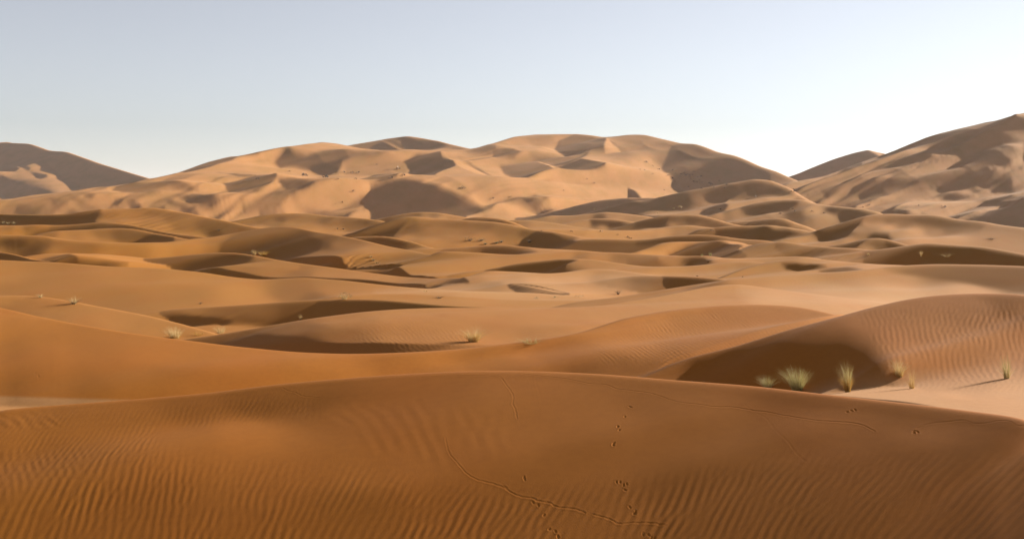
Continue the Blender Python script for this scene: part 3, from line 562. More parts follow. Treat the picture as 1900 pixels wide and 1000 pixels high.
# ---- wind ripples: (zone outline in the survey, feather, rows, line bearing left and right, wavelength, height)
RIP = [('@ -100,845 300,850 600,868 900,915 1100,905 1300,872 1500,855 1700,850 2000,850 2000,1100 -100,1100', 42, (11, 24), (110, 44), .13, .0042, 'near'),
       ('@ -100,775 200,760 420,738 560,725 600,770 480,790 300,800 300,860 -100,860', 24, (11, 26), (97, 92), .11, .0022, 'near'),
       ('@ 600,765 760,750 920,770 950,830 850,860 700,850', 22, (11, 26), (118, 95), .26, .003, 'near'),
       ('@ -60,772 100,765 110,790 -60,800', 9, (11, 26), (125, 125), .2, .006, 'near'),
       ('@ 1600,590 1700,572 1960,565 1960,700 1800,705 1700,690 1650,700 1640,660', 22, (20, 50), (76, 62), .17, .0085, 'right_swell'),
       ('@ 1560,700 1640,690 1960,690 1960,730 1560,730', 10, (18, 40), (70, 62), .14, .003, 'right_swell'),
       ('@ 1100,640 1180,608 1330,585 1500,595 1440,640 1330,660 1200,670 1120,668', 16, (34, 62), (101, 96), .18, .0085, 'left_swell'),
       ('@ 1180,590 1330,570 1500,572 1500,600 1200,610', 10, (34, 62), (101, 96), .2, .004, 'left_swell'),
       ('@ 640,640 700,600 860,590 1000,595 1040,615 960,640 880,655 720,655', 16, (54, 80), (109, 106), .26, .0095, 'middle_swell'),
       ('@ 960,580 1150,575 1260,556 1160,590 1050,615', 12, (54, 90), (105, 98), .26, .004, 'middle_swell'),
       ('@ 1370,512 1500,503 1620,500 1720,520 1600,545 1450,540', 10, (84, 125), (82, 72), .36, .012, 'bright_ridge')]
LID = {l['name']: k + 1 for k, l in enumerate(LAY)}
for s, f, (ya, yb), (ta, tb), lam, amp, nm in RIP:
    P = pts(s)
    i0, i1 = np.searchsorted(LL, math.log(ya)), np.searchsorted(LL, math.log(yb))
    j0, j1 = np.searchsorted(PX, P[:, 0].min() - 2 * f), np.searchsorted(PX, P[:, 0].max() + 2 * f)
    sl = (slice(i0, i1), slice(j0, j1))
    pxb = np.broadcast_to(PX[None, j0:j1], PPY[sl].shape); pyb = PPY[sl]
    cand = (pyb < RUN[sl] + 12) & (pyb > P[:, 1].min() - 2 * f) & (pyb < P[:, 1].max() + 2 * f) & (IDS[sl] == LID[nm])
    d = np.full(pyb.shape, -1e3); d[cand] = inside(pxb[cand], pyb[cand], P)
    m = np.clip(.5 + d / (2 * f), 0, 1); m = m * m * (3 - 2 * m)
    k = m > .01
    if not k.any(): continue
    x, y = XX[sl][k], YB[sl][k]; th = np.interp(pxb[k], [max(P[:, 0].min(), 0), min(P[:, 0].max(), 1900)], [ta, tb])
    th = th + 9 * (vnoise(x / 2.3, y / 2.3, 5) - .5)
    F = np.zeros(x.shape, complex)
    bins = np.arange(min(ta, tb) - 8, max(ta, tb) + 9, 7.)
    for bq in bins:
        wgt = np.clip(1 - np.abs(th - bq) / 8, 0, 1)
        q = wgt > 0
        if not q.any(): continue
        for _ in range(7):
            a = math.radians(bq + rng.normal(0, 5.5) - 90); kk = 2 * math.pi / lam * (1 + rng.normal(0, .09))
            F[q] += wgt[q] * np.exp(1j * (kk * (math.cos(a) * x[q] + math.sin(a) * y[q]) + rng.random() * 6.283))
    ph = np.angle(F); strength = np.clip(np.abs(F) / 2.2, 0, 1)
    mod = .45 + 1.1 * vnoise(x / 1.1, y / 1.9, 11) * vnoise(x / .35, y / .8, 12)
    prof = np.cos(ph - .35 * np.sin(ph)) + .18 * np.cos(2 * ph)
    ZZ[sl][k] += .36 * amp * m[k] * mod * strength * prof
# gentle irregularities of the sand surface
for sc_, a_ in ((1.7, .010), (.6, .0035)):
    sl = slice(0, int(np.searchsorted(LL, math.log(90))))
    ZZ[sl] += a_ * (vnoise(XX[sl] / sc_, YB[sl] / (1.6 * sc_), 21) - .5) * np.clip(YB[sl] / 30, .4, 2)
for sc_, a_, y0, y1 in ((8., .045, 60, 1e5), (26., .16, 180, 1e5)):
    i0 = int(np.searchsorted(LL, math.log(y0))); sl = slice(i0, None)
    wx = XX[sl] + .35 * YB[sl]; g = np.clip((YB[sl] - y0) / y0, 0, 1)
    ZZ[sl] += a_ * g * (vnoise(wx / sc_, YB[sl] / (2.2 * sc_), int(sc_)) - .5)
FAR_ID = np.array([0] + [1 if l['far'] else 0 for l in LAY])
i0 = int(np.searchsorted(LL, math.log(800.))); sl = slice(i0, None)
fm = FAR_ID[IDS[sl]] * np.clip((YB[sl] - 800) / 300, 0, 1)
for sc_, a_, sd in ((150., 3.4, 31), (62., 1.3, 32)):
    wx = XX[sl] + 25 * vnoise(XX[sl] / 200, YB[sl] / 200, 33) + .5 * YB[sl]; wy = YB[sl] * .62 - .25 * XX[sl]
    rid = 1 - np.abs(2 * vnoise(wx / sc_, wy / sc_, sd) - 1)
    ZZ[sl] += a_ * fm * (rid ** 1.4 - .5) * np.clip(2.2 * vnoise(wx / 420, wy / 300, sd + 5) - .5, 0, 1)
# ---- tracks and footprints pressed into the near dune
Q.update({'t': (920, 520, 3.846), 'u': (460, 520, 3.846), 'v': (1380, 520, 3.571), 'w': (920, 740, 3.846), 'x': (460, 740, 3.846), 'y': (1380, 740, 3.654), 'z': (0, 520, 3.846)})
TRACKS = [('@t 0,680 40,695 60,730 100,780 125,830 120,880 140,920 150,980 @w 152,130', .014, 1.),
          ('@u 245,765 290,790 340,800 390,825 450,830 550,840 650,838 740,828 830,812 900,790 1000,752 1100,722 1250,692 1400,684 1600,680 1700,684 1760,690 1810,704 1846,740', .012, .75),
          ('@t 180,668 280,678 400,692 500,702 600,722 680,738 780,742 830,760 870,775 960,785 1080,800 1170,825 1250,855 1350,875 1450,885 1570,903 1700,905 1846,930 '
           '@v 150,872 300,900 380,912 500,930 640,938 720,945 790,960 840,985 870,1000', .014, 1.1),
          ('@v 1140,985 1200,960 1260,945 1330,938 1460,925 1520,945 1600,945 1700,928 1770,935 1810,960 1857,965 1900,955', .013, .8),
          ('@x 1410,275 1420,330 1440,390 1490,450 1560,530 1640,575 1750,605 1846,635 @w 60,625 100,660 180,695 260,705 300,725 380,740 440,770 540,780 600,795 640,812', .013, .9),
          ('@w 690,820 760,838 820,860 880,888 980,882 1080,882 1160,890 1220,900', .013, .9),
          ('@t 280,680 290,740 310,800 325,850 310,920', .02, .25), ('@y 0,30 60,80 150,130 220,215 300,290 360,370 430,430', .02, .3)]
def press(P3, wdt, depth, rim=.75):
    lo, hi = P3[:, 1].min() - .4, P3[:, 1].max() + .4
    i0, i1 = np.searchsorted(LL, math.log(lo)), np.searchsorted(LL, math.log(hi))
    upx = P3[:, 0] / P3[:, 1] * FPX + PX0
    j0, j1 = np.searchsorted(PX, upx.min() - 30), np.searchsorted(PX, upx.max() + 30)
    sl = (slice(i0, i1), slice(j0, j1))
    x, y = XX[sl], YB[sl]; d2 = np.full(x.shape, 1e9); side = np.zeros(x.shape)
    for (x1, y1, _), (x2, y2, _) in zip(P3[:-1], P3[1:]):
        near = (np.abs(x - .5 * (x1 + x2)) < .5 * abs(x2 - x1) + .15) & (np.abs(y - .5 * (y1 + y2)) < .5 * abs(y2 - y1) + .15)
        if not near.any(): continue
        ex, ey = x2 - x1, y2 - y1
        xx, yy = x[near], y[near]
        t = np.clip(((xx - x1) * ex + (yy - y1) * ey) / (ex * ex + ey * ey + 1e-12), 0, 1)
        dd = (xx - x1 - t * ex) ** 2 + (.4 * (yy - y1 - t * ey)) ** 2
        d2[near] = np.minimum(d2[near], dd)
    d = np.sqrt(d2)
    ZZ[sl] += depth * (-np.exp(-(d / wdt) ** 2) + rim * np.exp(-((d - 2.0 * wdt) / (.9 * wdt)) ** 2)) * (d < .3)
for s, wdt, k in TRACKS:
    P = pts(s); G = np.array([ground(x, y) for x, y in P])
    n = 10; t = np.arange(0, len(G) - 1, 1 / n)
    i = t.astype(int); f = (t - i)[:, None]
    g = lambda o: G[np.clip(i + o, 0, len(G) - 1)]
    C4 = .5 * (2 * g(0) + (g(1) - g(-1)) * f + (2 * g(-1) - 5 * g(0) + 4 * g(1) - g(2)) * f ** 2 + (3 * g(0) - g(-1) - 3 * g(1) + g(2)) * f ** 3)
    C4[:, 0] += .008 * np.sin(np.arange(len(C4)) * 1.1) * rng.random(len(C4)); C4[:, 1] += .006 * rng.normal(0, 1, len(C4))
    press(C4, .6 * wdt * (C4[:, 1].mean() / 15) ** .5, .0017 * k * (C4[:, 1].mean() / 15) ** .5)
PRINTS = ('@w 205,572 265,738 303,757 343,827 382,928 425,943 440,980 885,590 912,613 922,648 955,770 997,800 985,815 1050,962 1090,970 1110,990 835,318 845,312 880,220 870,195 963,58 920,125 '
          '@y 1165,215 1180,225 1150,230 700,88 730,80 755,74 @z 255,660 275,685 1385,665')
for x, y in pts(PRINTS):
    c = ground(x, y); s = (c[1] / 14) ** .6
    for q in range(1 + int(rng.random() < .5)):
        o = np.array([rng.normal(0, .02), rng.normal(0, .04), 0]) * s * q
        a = rng.random() * 3.14
        e = np.array([math.cos(a) * .014, math.sin(a) * .03, 0]) * s
        press(np.array([c + o - .5 * e, c + o + .5 * e]), .010 * s, .0052 * s, .18)
# ---- paler sand colour on the flats between the dunes
PALEV = np.zeros(XX.shape, np.float32)
for s, f, (ya, yb) in (('@ 1480,735 1560,712 1640,694 1750,700 1850,690 2000,690 2100,820 1480,800', 18, (19.5, 40)), ('@ -300,728 0,735 240,742 240,775 -300,800', 3, (21, 48)),
                       ('@ 1380,540 1500,530 1700,535 1960,545 1960,560 1600,580 1400,560', 20, (62, 130)), ('@ 960,500 1250,505 1180,545 960,560 700,545', 14, (120, 175))):
    P = pts(s); i0, i1 = np.searchsorted(LL, math.log(ya)), np.searchsorted(LL, math.log(yb))
    j0, j1 = np.searchsorted(PX, P[:, 0].min() - f), np.searchsorted(PX, P[:, 0].max() + f)
    sl = (slice(i0, i1), slice(j0, j1)); q = PPY[sl]
    d = inside(np.broadcast_to(PX[None, j0:j1], q.shape), q, P)
    PALEV[sl] = np.maximum(PALEV[sl], np.clip(.5 + d / (2 * f), 0, 1) * .8 * (IDS[sl] != LID['near']))
# ---- objects
def normals():
    hu = np.gradient(ZZ, axis=1); hx = np.gradient(XX, axis=1)
    zx = hu / hx                                         # slope along X (at fixed distance)
    zr = np.gradient(ZZ, axis=0) / np.gradient(YB, axis=0)
    zy = zr - U[None] * zx
    n = np.stack([-zx, -zy, np.ones_like(zx)], -1)
    return n / np.linalg.norm(n, axis=-1, keepdims=True)
NRM = normals()
def sand_material():
    m = bpy.data.materials.new('sand'); m.use_nodes = True; t = m.node_tree; N = t.nodes; Lk = t.links
    b = N['Principled BSDF']; b.inputs['Roughness'].default_value = .95; b.inputs['Specular IOR Level'].default_value = .12
    geo = N.new('ShaderNodeNewGeometry'); sep = N.new('ShaderNodeSeparateXYZ'); Lk.new(geo.outputs['Position'], sep.inputs[0])
    # sand colour by distance: redder close by, paler and yellower farther off
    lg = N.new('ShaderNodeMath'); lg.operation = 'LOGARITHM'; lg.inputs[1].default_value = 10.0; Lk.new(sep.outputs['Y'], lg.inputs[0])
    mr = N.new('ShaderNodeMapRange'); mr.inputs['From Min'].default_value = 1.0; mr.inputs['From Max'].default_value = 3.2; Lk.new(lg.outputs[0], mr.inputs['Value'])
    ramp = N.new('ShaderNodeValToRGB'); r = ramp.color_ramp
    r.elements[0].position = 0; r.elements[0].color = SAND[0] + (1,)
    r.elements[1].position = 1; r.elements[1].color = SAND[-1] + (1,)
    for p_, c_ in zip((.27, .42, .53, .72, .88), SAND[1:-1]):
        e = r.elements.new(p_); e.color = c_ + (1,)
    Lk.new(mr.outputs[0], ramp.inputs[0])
    def noise(scale, detail, rough=.55, stretch=(1, 1, 1)):
        mp = N.new('ShaderNodeMapping'); mp.inputs['Scale'].default_value = stretch; Lk.new(geo.outputs['Position'], mp.inputs[0])
        n = N.new('ShaderNodeTexNoise'); n.inputs['Scale'].default_value = scale; n.inputs['Detail'].default_value = detail; n.inputs['Roughness'].default_value = rough
        Lk.new(mp.outputs[0], n.inputs['Vector']); return n.outputs['Fac']
    def mix(col, fac_out, lo, hi, tint, amount):
        q = N.new('ShaderNodeMapRange'); q.inputs['From Min'].default_value = lo; q.inputs['From Max'].default_value = hi; q.inputs['To Max'].default_value = amount
        Lk.new(fac_out, q.inputs['Value'])
        x = N.new('ShaderNodeMix'); x.data_type = 'RGBA'; x.blend_type = 'MULTIPLY'
        Lk.new(q.outputs[0], x.inputs['Factor']); Lk.new(col, x.inputs[6]); x.inputs[7].default_value = tint + (1,)
        return x.outputs[2]
    c = ramp.outputs[0]
    at = N.new('ShaderNodeAttribute'); at.attribute_name = 'pale'; px_ = N.new('ShaderNodeMix'); px_.data_type = 'RGBA'   # paler sand colour of the flats
    Lk.new(at.outputs['Fac'], px_.inputs['Factor']); Lk.new(c, px_.inputs[6]); px_.inputs[7].default_value = PALE + (1,); c = px_.outputs[2]
    c = mix(c, noise(.035, 3, .5, (1, .5, 1)), .42, .68, (.80, .86, .72), .7)      # broad ochre drifts
    c = mix(c, noise(.3, 3, .5, (1, .5, 1)), .45, .7, (1.0, .93, .86), .8)         # rusty patches
    c = mix(c, noise(5, 6, .7), .42, .7, (.82, .79, .75), .5)                   # mottling
    c = mix(c, noise(330, 2, .7), .4, .75, (.62, .58, .54), .7)                   # grains
    Lk.new(c, b.inputs['Base Color'])
    bp = N.new('ShaderNodeBump'); bp.inputs['Strength'].default_value = .5; bp.inputs['Distance'].default_value = .005
    Lk.new(noise(55, 5, .7), bp.inputs['Height']); Lk.new(bp.outputs[0], b.inputs['Normal'])
    return m
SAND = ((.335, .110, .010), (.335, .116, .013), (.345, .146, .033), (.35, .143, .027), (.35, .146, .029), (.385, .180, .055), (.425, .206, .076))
PALE = (.42, .215, .088)
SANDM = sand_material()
def sheet(name, mask):
    """one dune of the height field as its own mesh"""
    r_, c_ = np.nonzero(mask)
    R, Cn = XX.shape
    q = np.stack([r_ * Cn + c_, r_ * Cn + c_ + 1, (r_ + 1) * Cn + c_ + 1, (r_ + 1) * Cn + c_], 1)
    v, inv = np.unique(q, return_inverse=True); q = inv.reshape(-1, 4)
    co = np.stack([XX.ravel()[v], YB.ravel()[v], ZZ.ravel()[v]], 1).astype(np.float32)
    me = bpy.data.meshes.new(name); me.vertices.add(len(v)); me.vertices.foreach_set('co', co.ravel())
    me.loops.add(q.size); me.loops.foreach_set('vertex_index', q.ravel().astype(np.int32))
    me.polygons.add(len(q)); me.polygons.foreach_set('loop_start', np.arange(0, q.size, 4, dtype=np.int32))
    me.polygons.foreach_set('loop_total', np.full(len(q), 4, np.int32))
    me.polygons.foreach_set('use_smooth', np.ones(len(q), bool))
    me.update(calc_edges=True)
    if float(PALEV.ravel()[v].max()) > 0:
        me.attributes.new('pale', 'FLOAT', 'POINT').data.foreach_set('value', PALEV.ravel()[v])
    me.normals_split_custom_set_from_vertices(NRM.reshape(-1, 3)[v].astype(np.float32))
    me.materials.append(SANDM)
    o = bpy.data.objects.new(name, me); o['kind'] = 'structure'; COL.objects.link(o)
    return o
FID = IDS[:-1, :-1]
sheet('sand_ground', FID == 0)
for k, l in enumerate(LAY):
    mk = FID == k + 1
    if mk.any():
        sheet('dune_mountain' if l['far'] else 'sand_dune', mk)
print('terrain', round(time.time() - T0, 1))
HAZE = 1.8e-5
# ---------------------------------------------------------------- grass tufts and desert shrubs
def plant_mat(name, c, c2, trans=.25):
    m = bpy.data.materials.new(name); m.use_nodes = True; t = m.node_tree; N = t.nodes; b = N['Principled BSDF']
    b.inputs['Roughness'].default_value = .7; b.inputs['Specular IOR Level'].default_value = .25
    g = N.new('ShaderNodeNewGeometry'); r = N.new('ShaderNodeValToRGB')
    r.color_ramp.elements[0].color = c + (1,); r.color_ramp.elements[1].color = c2 + (1,)
    t.links.new(g.outputs['Random Per Island'], r.inputs[0]); t.links.new(r.outputs[0], b.inputs['Base Color'])
    tr = N.new('ShaderNodeBsdfTranslucent'); t.links.new(r.outputs[0], tr.inputs[0])
    mx = N.new('ShaderNodeMixShader'); mx.inputs[0].default_value = trans
    t.links.new(b.outputs[0], mx.inputs[1]); t.links.new(tr.outputs[0], mx.inputs[2]); t.links.new(mx.outputs[0], N['Material Output'].inputs[0])
    return m
PM = {'green': plant_mat('green_grass', (.24, .21, .06), (.50, .42, .19)), 'straw': plant_mat('straw_grass', (.38, .27, .10), (.66, .52, .28)),
      'gold': plant_mat('golden_grass', (.36, .19, .035), (.58, .36, .09)), 'twig': plant_mat('dry_twigs', (.09, .055, .03), (.20, .13, .07), .05),
      'grey': plant_mat('grey_green_leaves', (.13, .14, .07), (.30, .29, .17)), 'pale': plant_mat('pale_dry_grass', (.40, .26, .09), (.58, .41, .19))}
def blades(r, n, h, spread, lean, width, droop=.25, base=0.05, jit=.35):
    """thin curved grass stalks as tapered ribbons crossed in pairs"""
    V, F = [], []
    for _ in range(n):
        a = r.uniform(0, 6.283); rad = base * math.sqrt(r.random())
        x, y = rad * math.cos(a), rad * math.sin(a)
        da = a + r.gauss(0, .8); out = spread * (r.random() ** .7)
        hh = h * (1 - jit * r.random()) * (1 - .25 * out / max(spread, 1e-4))
        w = width * r.uniform(.6, 1.3); fa = r.uniform(0, 3.14)
        fx, fy = math.cos(fa) * w / 2, math.sin(fa) * w / 2
        k0 = len(V); seg = 4
        for i in range(seg + 1):
            t = i / seg
            o = out * (t ** 1.6) + droop * out * max(0, t - .6)
            px_, py_ = x + math.cos(da) * o + lean[0] * t * t, y + math.sin(da) * o + lean[1] * t * t
            pz = hh * (t - .18 * droop * t ** 3) - .03 * (1 - t)
            tw = (1 - .85 * t)
            V += [(px_ - fx * tw, py_ - fy * tw, pz), (px_ + fx * tw, py_ + fy * tw, pz)]
        for i in range(seg):
            q = k0 + 2 * i; F.append((q, q + 1, q + 3, q + 2))
    return V, F
def leaves(r, n, h, w, size):
    V, F = [], []
    for _ in range(n):
        a = r.uniform(0, 6.283); q = math.sqrt(r.random()) * w
        z = h * r.random() ** .8 * (1 - .6 * (q / w) ** 2)
        c = (q * math.cos(a), q * math.sin(a), z)
        k = len(V)
        for _i in range(3):
            V.append(tuple(c[j] + r.gauss(0, size) for j in range(3)))
        F.append((k, k + 1, k + 2))
    return V, F
def add_mesh(name, VF, mat, parent=None):
    me = bpy.data.meshes.new(name); me.from_pydata(VF[0], [], VF[1]); me.materials.append(PM[mat]); me.update()
    o = bpy.data.objects.new(name, me); COL.objects.link(o)
    if parent: o.parent = parent
    return o
def tuft(x, y, hpx, wpx, parts, label, cat='grass tuft', name='grass_tuft', seed=0, group=None, sink=0, beyond=0):
    """parts: (part name, material, count, height share, width share, stalk or leaf)"""
    r = random.Random(seed or int(x * 7 + y)); p = ground(x, y, beyond); s = p[1] / FPX
    e = bpy.data.objects.new(name, None); e.location = (p[0], p[1], p[2] - sink * s); e.empty_display_size = .1
    e['label'] = label; e['category'] = cat
    if group: e['group'] = group
    COL.objects.link(e)
    h, w = 1.12 * hpx * s, 1.1 * wpx * s
    for pn, mt, n, hs, ws, kind in parts:
        if kind == 'stalk':
            VF = blades(r, n, h * hs, w * ws * .55, (-.12 * h * r.random(), -.05 * h), max(.004, .36 * s), base=w * .16)
        elif kind == 'leaf':
            VF = leaves(r, n, h * hs, w * ws * .5, max(.012, .5 * s))
        else:
            VF = blades(r, n, h * hs, w * ws * .7, (0, 0), max(.006, .38 * s), droop=.6, base=w * .1, jit=.6)
        add_mesh(pn, VF, mt, e)
    return e
G, S, T_ = 'green_stalks', 'straw_stalks', 'twigs'
tuft(1424, 721, 27, 40, ((G, 'green', 190, 1, 1, 'stalk'), (S, 'straw', 60, .8, 1.1, 'stalk')), 'low sparse green grass tuft at the left end of the row behind the near crest', beyond=24)
tuft(1479, 726, 50, 50, ((G, 'green', 520, 1, 1, 'stalk'), (S, 'straw', 120, .9, 1.1, 'stalk')), 'large dense bushy green grass tuft behind the crest of the near dune', beyond=24)
tuft(1573, 727, 62, 27, ((G, 'green', 150, 1, .9, 'stalk'), ('golden_base', 'gold', 260, .55, 1.0, 'stalk'), (S, 'straw', 60, .95, 1, 'stalk')), 'tall narrow grass tuft with a golden base and green tips', beyond=24)
tuft(1668, 697, 34, 36, ((S, 'straw', 190, 1, 1, 'stalk'), ('golden_base', 'gold', 130, .5, .8, 'stalk')), 'straw yellow grass tuft at the foot of the rippled slope')
tuft(1692, 721, 44, 20, ((S, 'pale', 70, 1, .8, 'stalk'), ('golden_base', 'gold', 50, .45, 1.0, 'stalk')), 'small thin pale grass tuft in front of the straw yellow one')
tuft(1868, 702, 50, 26, ((G, 'green', 90, 1, .7, 'stalk'), (S, 'straw', 120, .6, 1.3, 'stalk')), 'slim upright green and straw tuft by itself far right on the bright sand')
tuft(879, 634, 32, 50, (('golden_base', 'gold', 280, .65, .8, 'stalk'), (S, 'straw', 220, 1, 1.1, 'stalk')), 'round golden grass tuft on the bright middle dune')
tuft(325, 627, 27, 36, ((S, 'straw', 240, 1, 1, 'stalk'), ('golden_base', 'gold', 90, .5, 1, 'stalk')), 'pale straw tuft in the shaded hollow, the fuller one of two', sink=3)
tuft(410, 618, 19, 28, ((S, 'straw', 130, 1, 1, 'stalk'),), 'thin pale straw tuft at the right end of the shaded hollow', sink=2)
tuft(368, 622, 10, 34, (('golden_base', 'gold', 90, 1, 1, 'stalk'),), 'low golden grass between two pale tufts in the hollow', sink=1)
tuft(985, 636, 9, 64, ((G, 'green', 170, 1, 1, 'stalk'),), 'wide low pale green grass patch right of the golden tuft')
tuft(640, 555, 14, 24, (('leaves', 'grey', 200, 1, 1, 'leaf'), (S, 'pale', 90, .9, 1, 'stalk')), 'grey green bush on the crest above the dark dune face', 'shrub', 'desert_shrub')
tuft(558, 594, 12, 9, ((S, 'pale', 50, 1, 1, 'stalk'),), 'tiny pale dry tuft alone on a dark dune face')
tuft(137, 564, 17, 26, ((T_, 'twig', 110, .7, 1, 'twig'), (S, 'straw', 60, 1, 1, 'stalk')), 'dark dry tuft leaning on the left crest', 'shrub', 'desert_shrub')
tuft(75, 552, 8, 15, ((T_, 'twig', 50, .6, 1, 'twig'), (S, 'straw', 40, 1, 1, 'stalk')), 'small dry tuft at the far left on a smooth crest', 'shrub', 'desert_shrub')
tuft(372, 564, 6, 12, ((T_, 'twig', 50, 1, 1, 'twig'),), 'small dark twiggy shrub at the foot of the big orange slope', 'shrub', 'desert_shrub')
tuft(472, 473, 11, 14, ((S, 'pale', 70, 1, 1, 'stalk'),), 'pale tuft at the dark foot of the big round dune')
tuft(489, 475, 11, 24, (('golden_base', 'gold', 160, 1, 1, 'stalk'),), 'tan dry bush beside the pale tuft below the dark dune', 'shrub', 'desert_shrub')
for x, y, h, w, n in ((688, 478, 5, 12, 'uppermost'), (693, 484, 5, 12, 'middle'), (700, 489, 4, 12, 'lowest')):
    tuft(x, y, h, w, ((T_, 'twig', 40, 1, 1, 'twig'), (S, 'pale', 30, 1.1, 1, 'stalk')), f'{n} of three dry shrubs strung down the lit slope of the round dune', 'shrub', 'desert_shrub', group='dry shrubs on the round dune')
for x, y, h, w, n in ((872, 447, 9, 20, 'largest dark shrub of the row below the golden dune'), (893, 447, 6, 14, 'second dark shrub from the left below the golden dune'),
                      (901, 454, 4, 7, 'small dark shrub set forward of the row below the golden dune'), (921, 452, 4, 7, 'left one of a pair of dark shrubs below the golden dune'), (930, 450, 5, 9, 'right one of a pair of dark shrubs below the golden dune')):
    tuft(x, y, h, w, (('leaves', 'grey', 60, 1, 1, 'leaf'), (T_, 'twig', 60, 1, 1, 'twig')), n, 'shrub', 'desert_shrub', group='dark shrubs below the golden dune')
tuft(982, 450, 9, 14, ((T_, 'twig', 50, 1, 1, 'twig'),), 'twiggy shrub at the left edge of a dark wedge of dune', 'shrub', 'desert_shrub')
tuft(815, 553, 7, 28, ((T_, 'twig', 80, 1, 1, 'twig'),), 'flat spreading dry twigs on the bright slope right of the grey bush', 'shrub', 'desert_shrub')
tuft(790, 541, 4, 16, ((S, 'pale', 50, 1, 1, 'stalk'),), 'very low pale grass on a crest above the flat twigs')
tuft(1147, 546, 11, 15, ((T_, 'twig', 70, 1, 1, 'twig'),), 'dark twiggy shrub at the foot of the round golden face', 'shrub', 'desert_shrub')
for x, y, w, n in ((995, 555, 9, 'leftmost'), (1031, 553, 11, 'middle'), (1076, 551, 18, 'rightmost')):
    tuft(x, y, 4, w, (('leaves', 'grey', 50, 1, 1, 'leaf'),), f'{n} of three low green shrubs in the pale hollow', 'shrub', 'desert_shrub', group='low green shrubs in the pale hollow')
tuft(1318, 475, 8, 8, ((G, 'green', 50, 1, 1, 'stalk'),), 'upright green tuft at the foot of a dark lens of dune')
tuft(1302, 475, 5, 7, ((G, 'green', 30, 1, 1, 'stalk'),), 'smaller green tuft left of the upright green one')
tuft(1709, 476, 12, 8, ((S, 'pale', 50, 1, 1, 'stalk'),), 'pale upright tuft on the dark slope at right')
tuft(1757, 477, 8, 26, ((S, 'pale', 80, 1, 1, 'stalk'),), 'wide pale dry tuft right of the upright one on the dark slope')
tuft(1611, 474, 6, 7, ((S, 'pale', 30, 1, 1, 'stalk'),), 'tiny pale tuft at the left edge of the dark slope')
tuft(1838, 444, 5, 32, ((T_, 'twig', 70, 1, 1, 'twig'),), 'spreading twigs on bright sand near the right side', 'shrub', 'desert_shrub')
tuft(1314, 487, 4, 5, ((T_, 'twig', 20, 1, 1, 'twig'),), 'tiny dark shrub in a small shaded bowl', 'shrub', 'desert_shrub')
tuft(1294, 513, 3, 7, ((T_, 'twig', 24, 1, 1, 'twig'),), 'tiny dark shrub on the rim of the golden face', 'shrub', 'desert_shrub')
tuft(1378, 514, 3, 9, ((T_, 'twig', 24, 1, 1, 'twig'),), 'tiny dark shrub at the tip of the rippled ridge', 'shrub', 'desert_shrub')
for x, y, w in ((6, 416, 7), (16, 417, 8), (27, 417, 7)):
    tuft(x, y, 6, w, ((S, 'straw', 40, 1, 1, 'stalk'),), 'straw tuft at the far left under the dark dune', group='straw tufts under the dark dune')
for x, y, w, n in ((626, 425, 8, 'left'), (637, 426, 8, 'right')):
    tuft(x, y, 4, w, ((T_, 'twig', 30, 1, 1, 'twig'),), f'{n} one of two tiny dark shrubs on the flat beside the yellow dune', 'shrub', 'desert_shrub', group='tiny shrubs beside the yellow dune')
tuft(406, 428, 4, 14, ((T_, 'twig', 30, 1, 1, 'twig'),), 'dark shrub in the trough below the yellow dune', 'shrub', 'desert_shrub')
# specks of scrub on the flanks of the great dunes, too far off to show their parts
def speck(x, y, wpx, label, group, mat='twig'):
    r = random.Random(int(x * 13 + y)); p = ground(x, y); s = p[1] / FPX
    o = add_mesh('desert_shrub', leaves(r, 26, wpx * .55 * s, wpx * .55 * s, wpx * .12 * s), mat)
    o.location = p; o['label'] = label; o['category'] = 'shrub'; o['group'] = group
r0 = random.Random(4)
for _ in range(34):
    t = r0.random(); x = 1250 + 95 * t + r0.gauss(0, 9); y = 318 + 32 * t + r0.gauss(0, 5)
    speck(x, y, r0.uniform(2.5, 6), 'dark scrub speck in the cluster on the right flank of the central great dune', 'scrub cluster on the great dune')
for x, y, w in ((1198, 302, 7), (1211, 309, 4), (1222, 315, 5), (1211, 323, 4), (1187, 315, 3), (1196, 316, 3), (1103, 340, 4), (1089, 333, 3), (1046, 354, 3), (1233, 353, 3), (948, 366, 5)):
    speck(x, y, w, 'lone dark shrub on the lit middle slope of the central great dune', 'lone shrubs on the great dune')
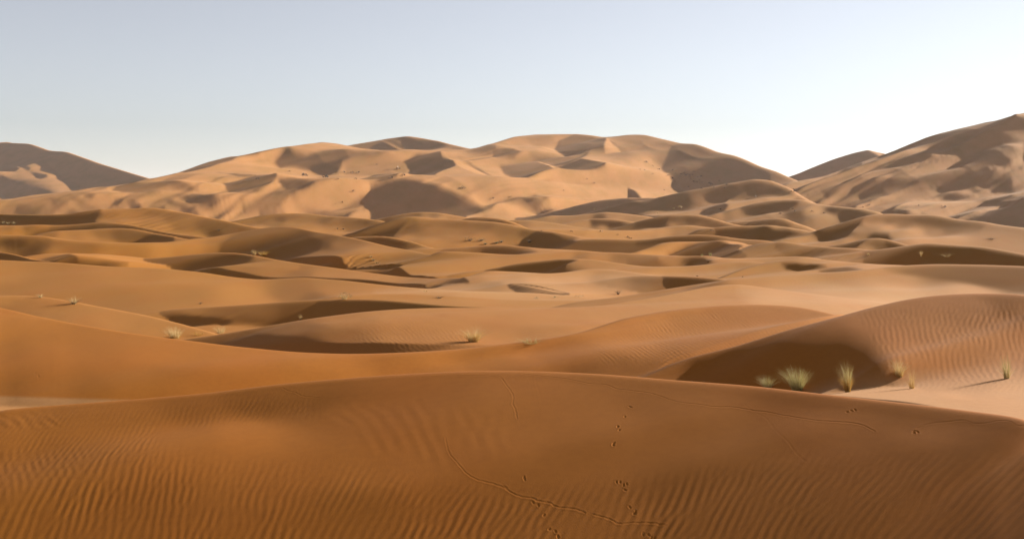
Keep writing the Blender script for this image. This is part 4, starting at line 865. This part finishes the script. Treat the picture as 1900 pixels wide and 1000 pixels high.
for x, y, w in ((566, 327, 15), (605, 330, 16), (536, 319, 6), (638, 320, 7), (653, 321, 8), (665, 321, 8), (626, 333, 7), (660, 333, 6), (699, 306, 5), (740, 314, 12), (750, 325, 9), (725, 331, 10), (478, 333, 9), (474, 326, 4), (656, 355, 8), (634, 376, 8), (622, 379, 4), (860, 350, 10), (915, 369, 7), (386, 339, 5)):
    speck(x, y, w * .8, 'dark shrub on the left flank of the central great dune', 'shrubs on the left flank')
for x, y, w in ((1378, 369, 6), (1402, 366, 8), (1385, 372, 4), (1404, 373, 4), (1448, 397, 7), (1475, 392, 6), (1470, 388, 6), (1507, 393, 6), (1529, 396, 6), (1600, 385, 6), (1612, 381, 8), (1752, 385, 10), (1705, 382, 5), (1472, 356, 14), (1320, 428, 7), (1336, 389, 6), (1060, 430, 6), (1115, 430, 7), (1165, 441, 7), (1170, 443, 6), (1005, 429, 4), (1146, 436, 5)):
    speck(x, y, w * .8, 'dark shrub among the small dunes below the right great dune', 'shrubs below the right great dune')
for x, y, w in ((1221, 396, 4), (1240, 392, 4), (1252, 388, 6), (1262, 386, 8), (1126, 386, 4), (1104, 389, 5)):
    speck(x, y, w, 'pale scrub speck along the foot of the long dark ridge', 'pale scrub along the dark ridge', 'pale')
print('plants', round(time.time() - T0, 1))

# ---------------------------------------------------------------- dusty air
hm = bpy.data.materials.new('dusty_air'); hm.use_nodes = True; hn = hm.node_tree; hn.nodes.clear()
pv = hn.nodes.new('ShaderNodeVolumePrincipled'); pv.inputs['Color'].default_value = (.93, .92, .98, 1); pv.inputs['Density'].default_value = HAZE; pv.inputs['Anisotropy'].default_value = .2
ho = hn.nodes.new('ShaderNodeOutputMaterial'); hn.links.new(pv.outputs[0], ho.inputs['Volume'])
lo = (float(XX.min()) - 5, -40.0, float(ZZ.min()) - 1.0); hi = (float(XX.max()) + 5, float(YB.max()) + 5, float(ZZ.max()) + 6.0)
hv = [(x, y, z) for x in (lo[0], hi[0]) for y in (lo[1], hi[1]) for z in (lo[2], hi[2])]
he = bpy.data.meshes.new('haze'); he.from_pydata(hv, [], [(0, 1, 3, 2), (4, 6, 7, 5), (0, 4, 5, 1), (2, 3, 7, 6), (0, 2, 6, 4), (1, 5, 7, 3)]); he.materials.append(hm)
hz = bpy.data.objects.new('haze', he); hz['kind'] = 'stuff'; COL.objects.link(hz)
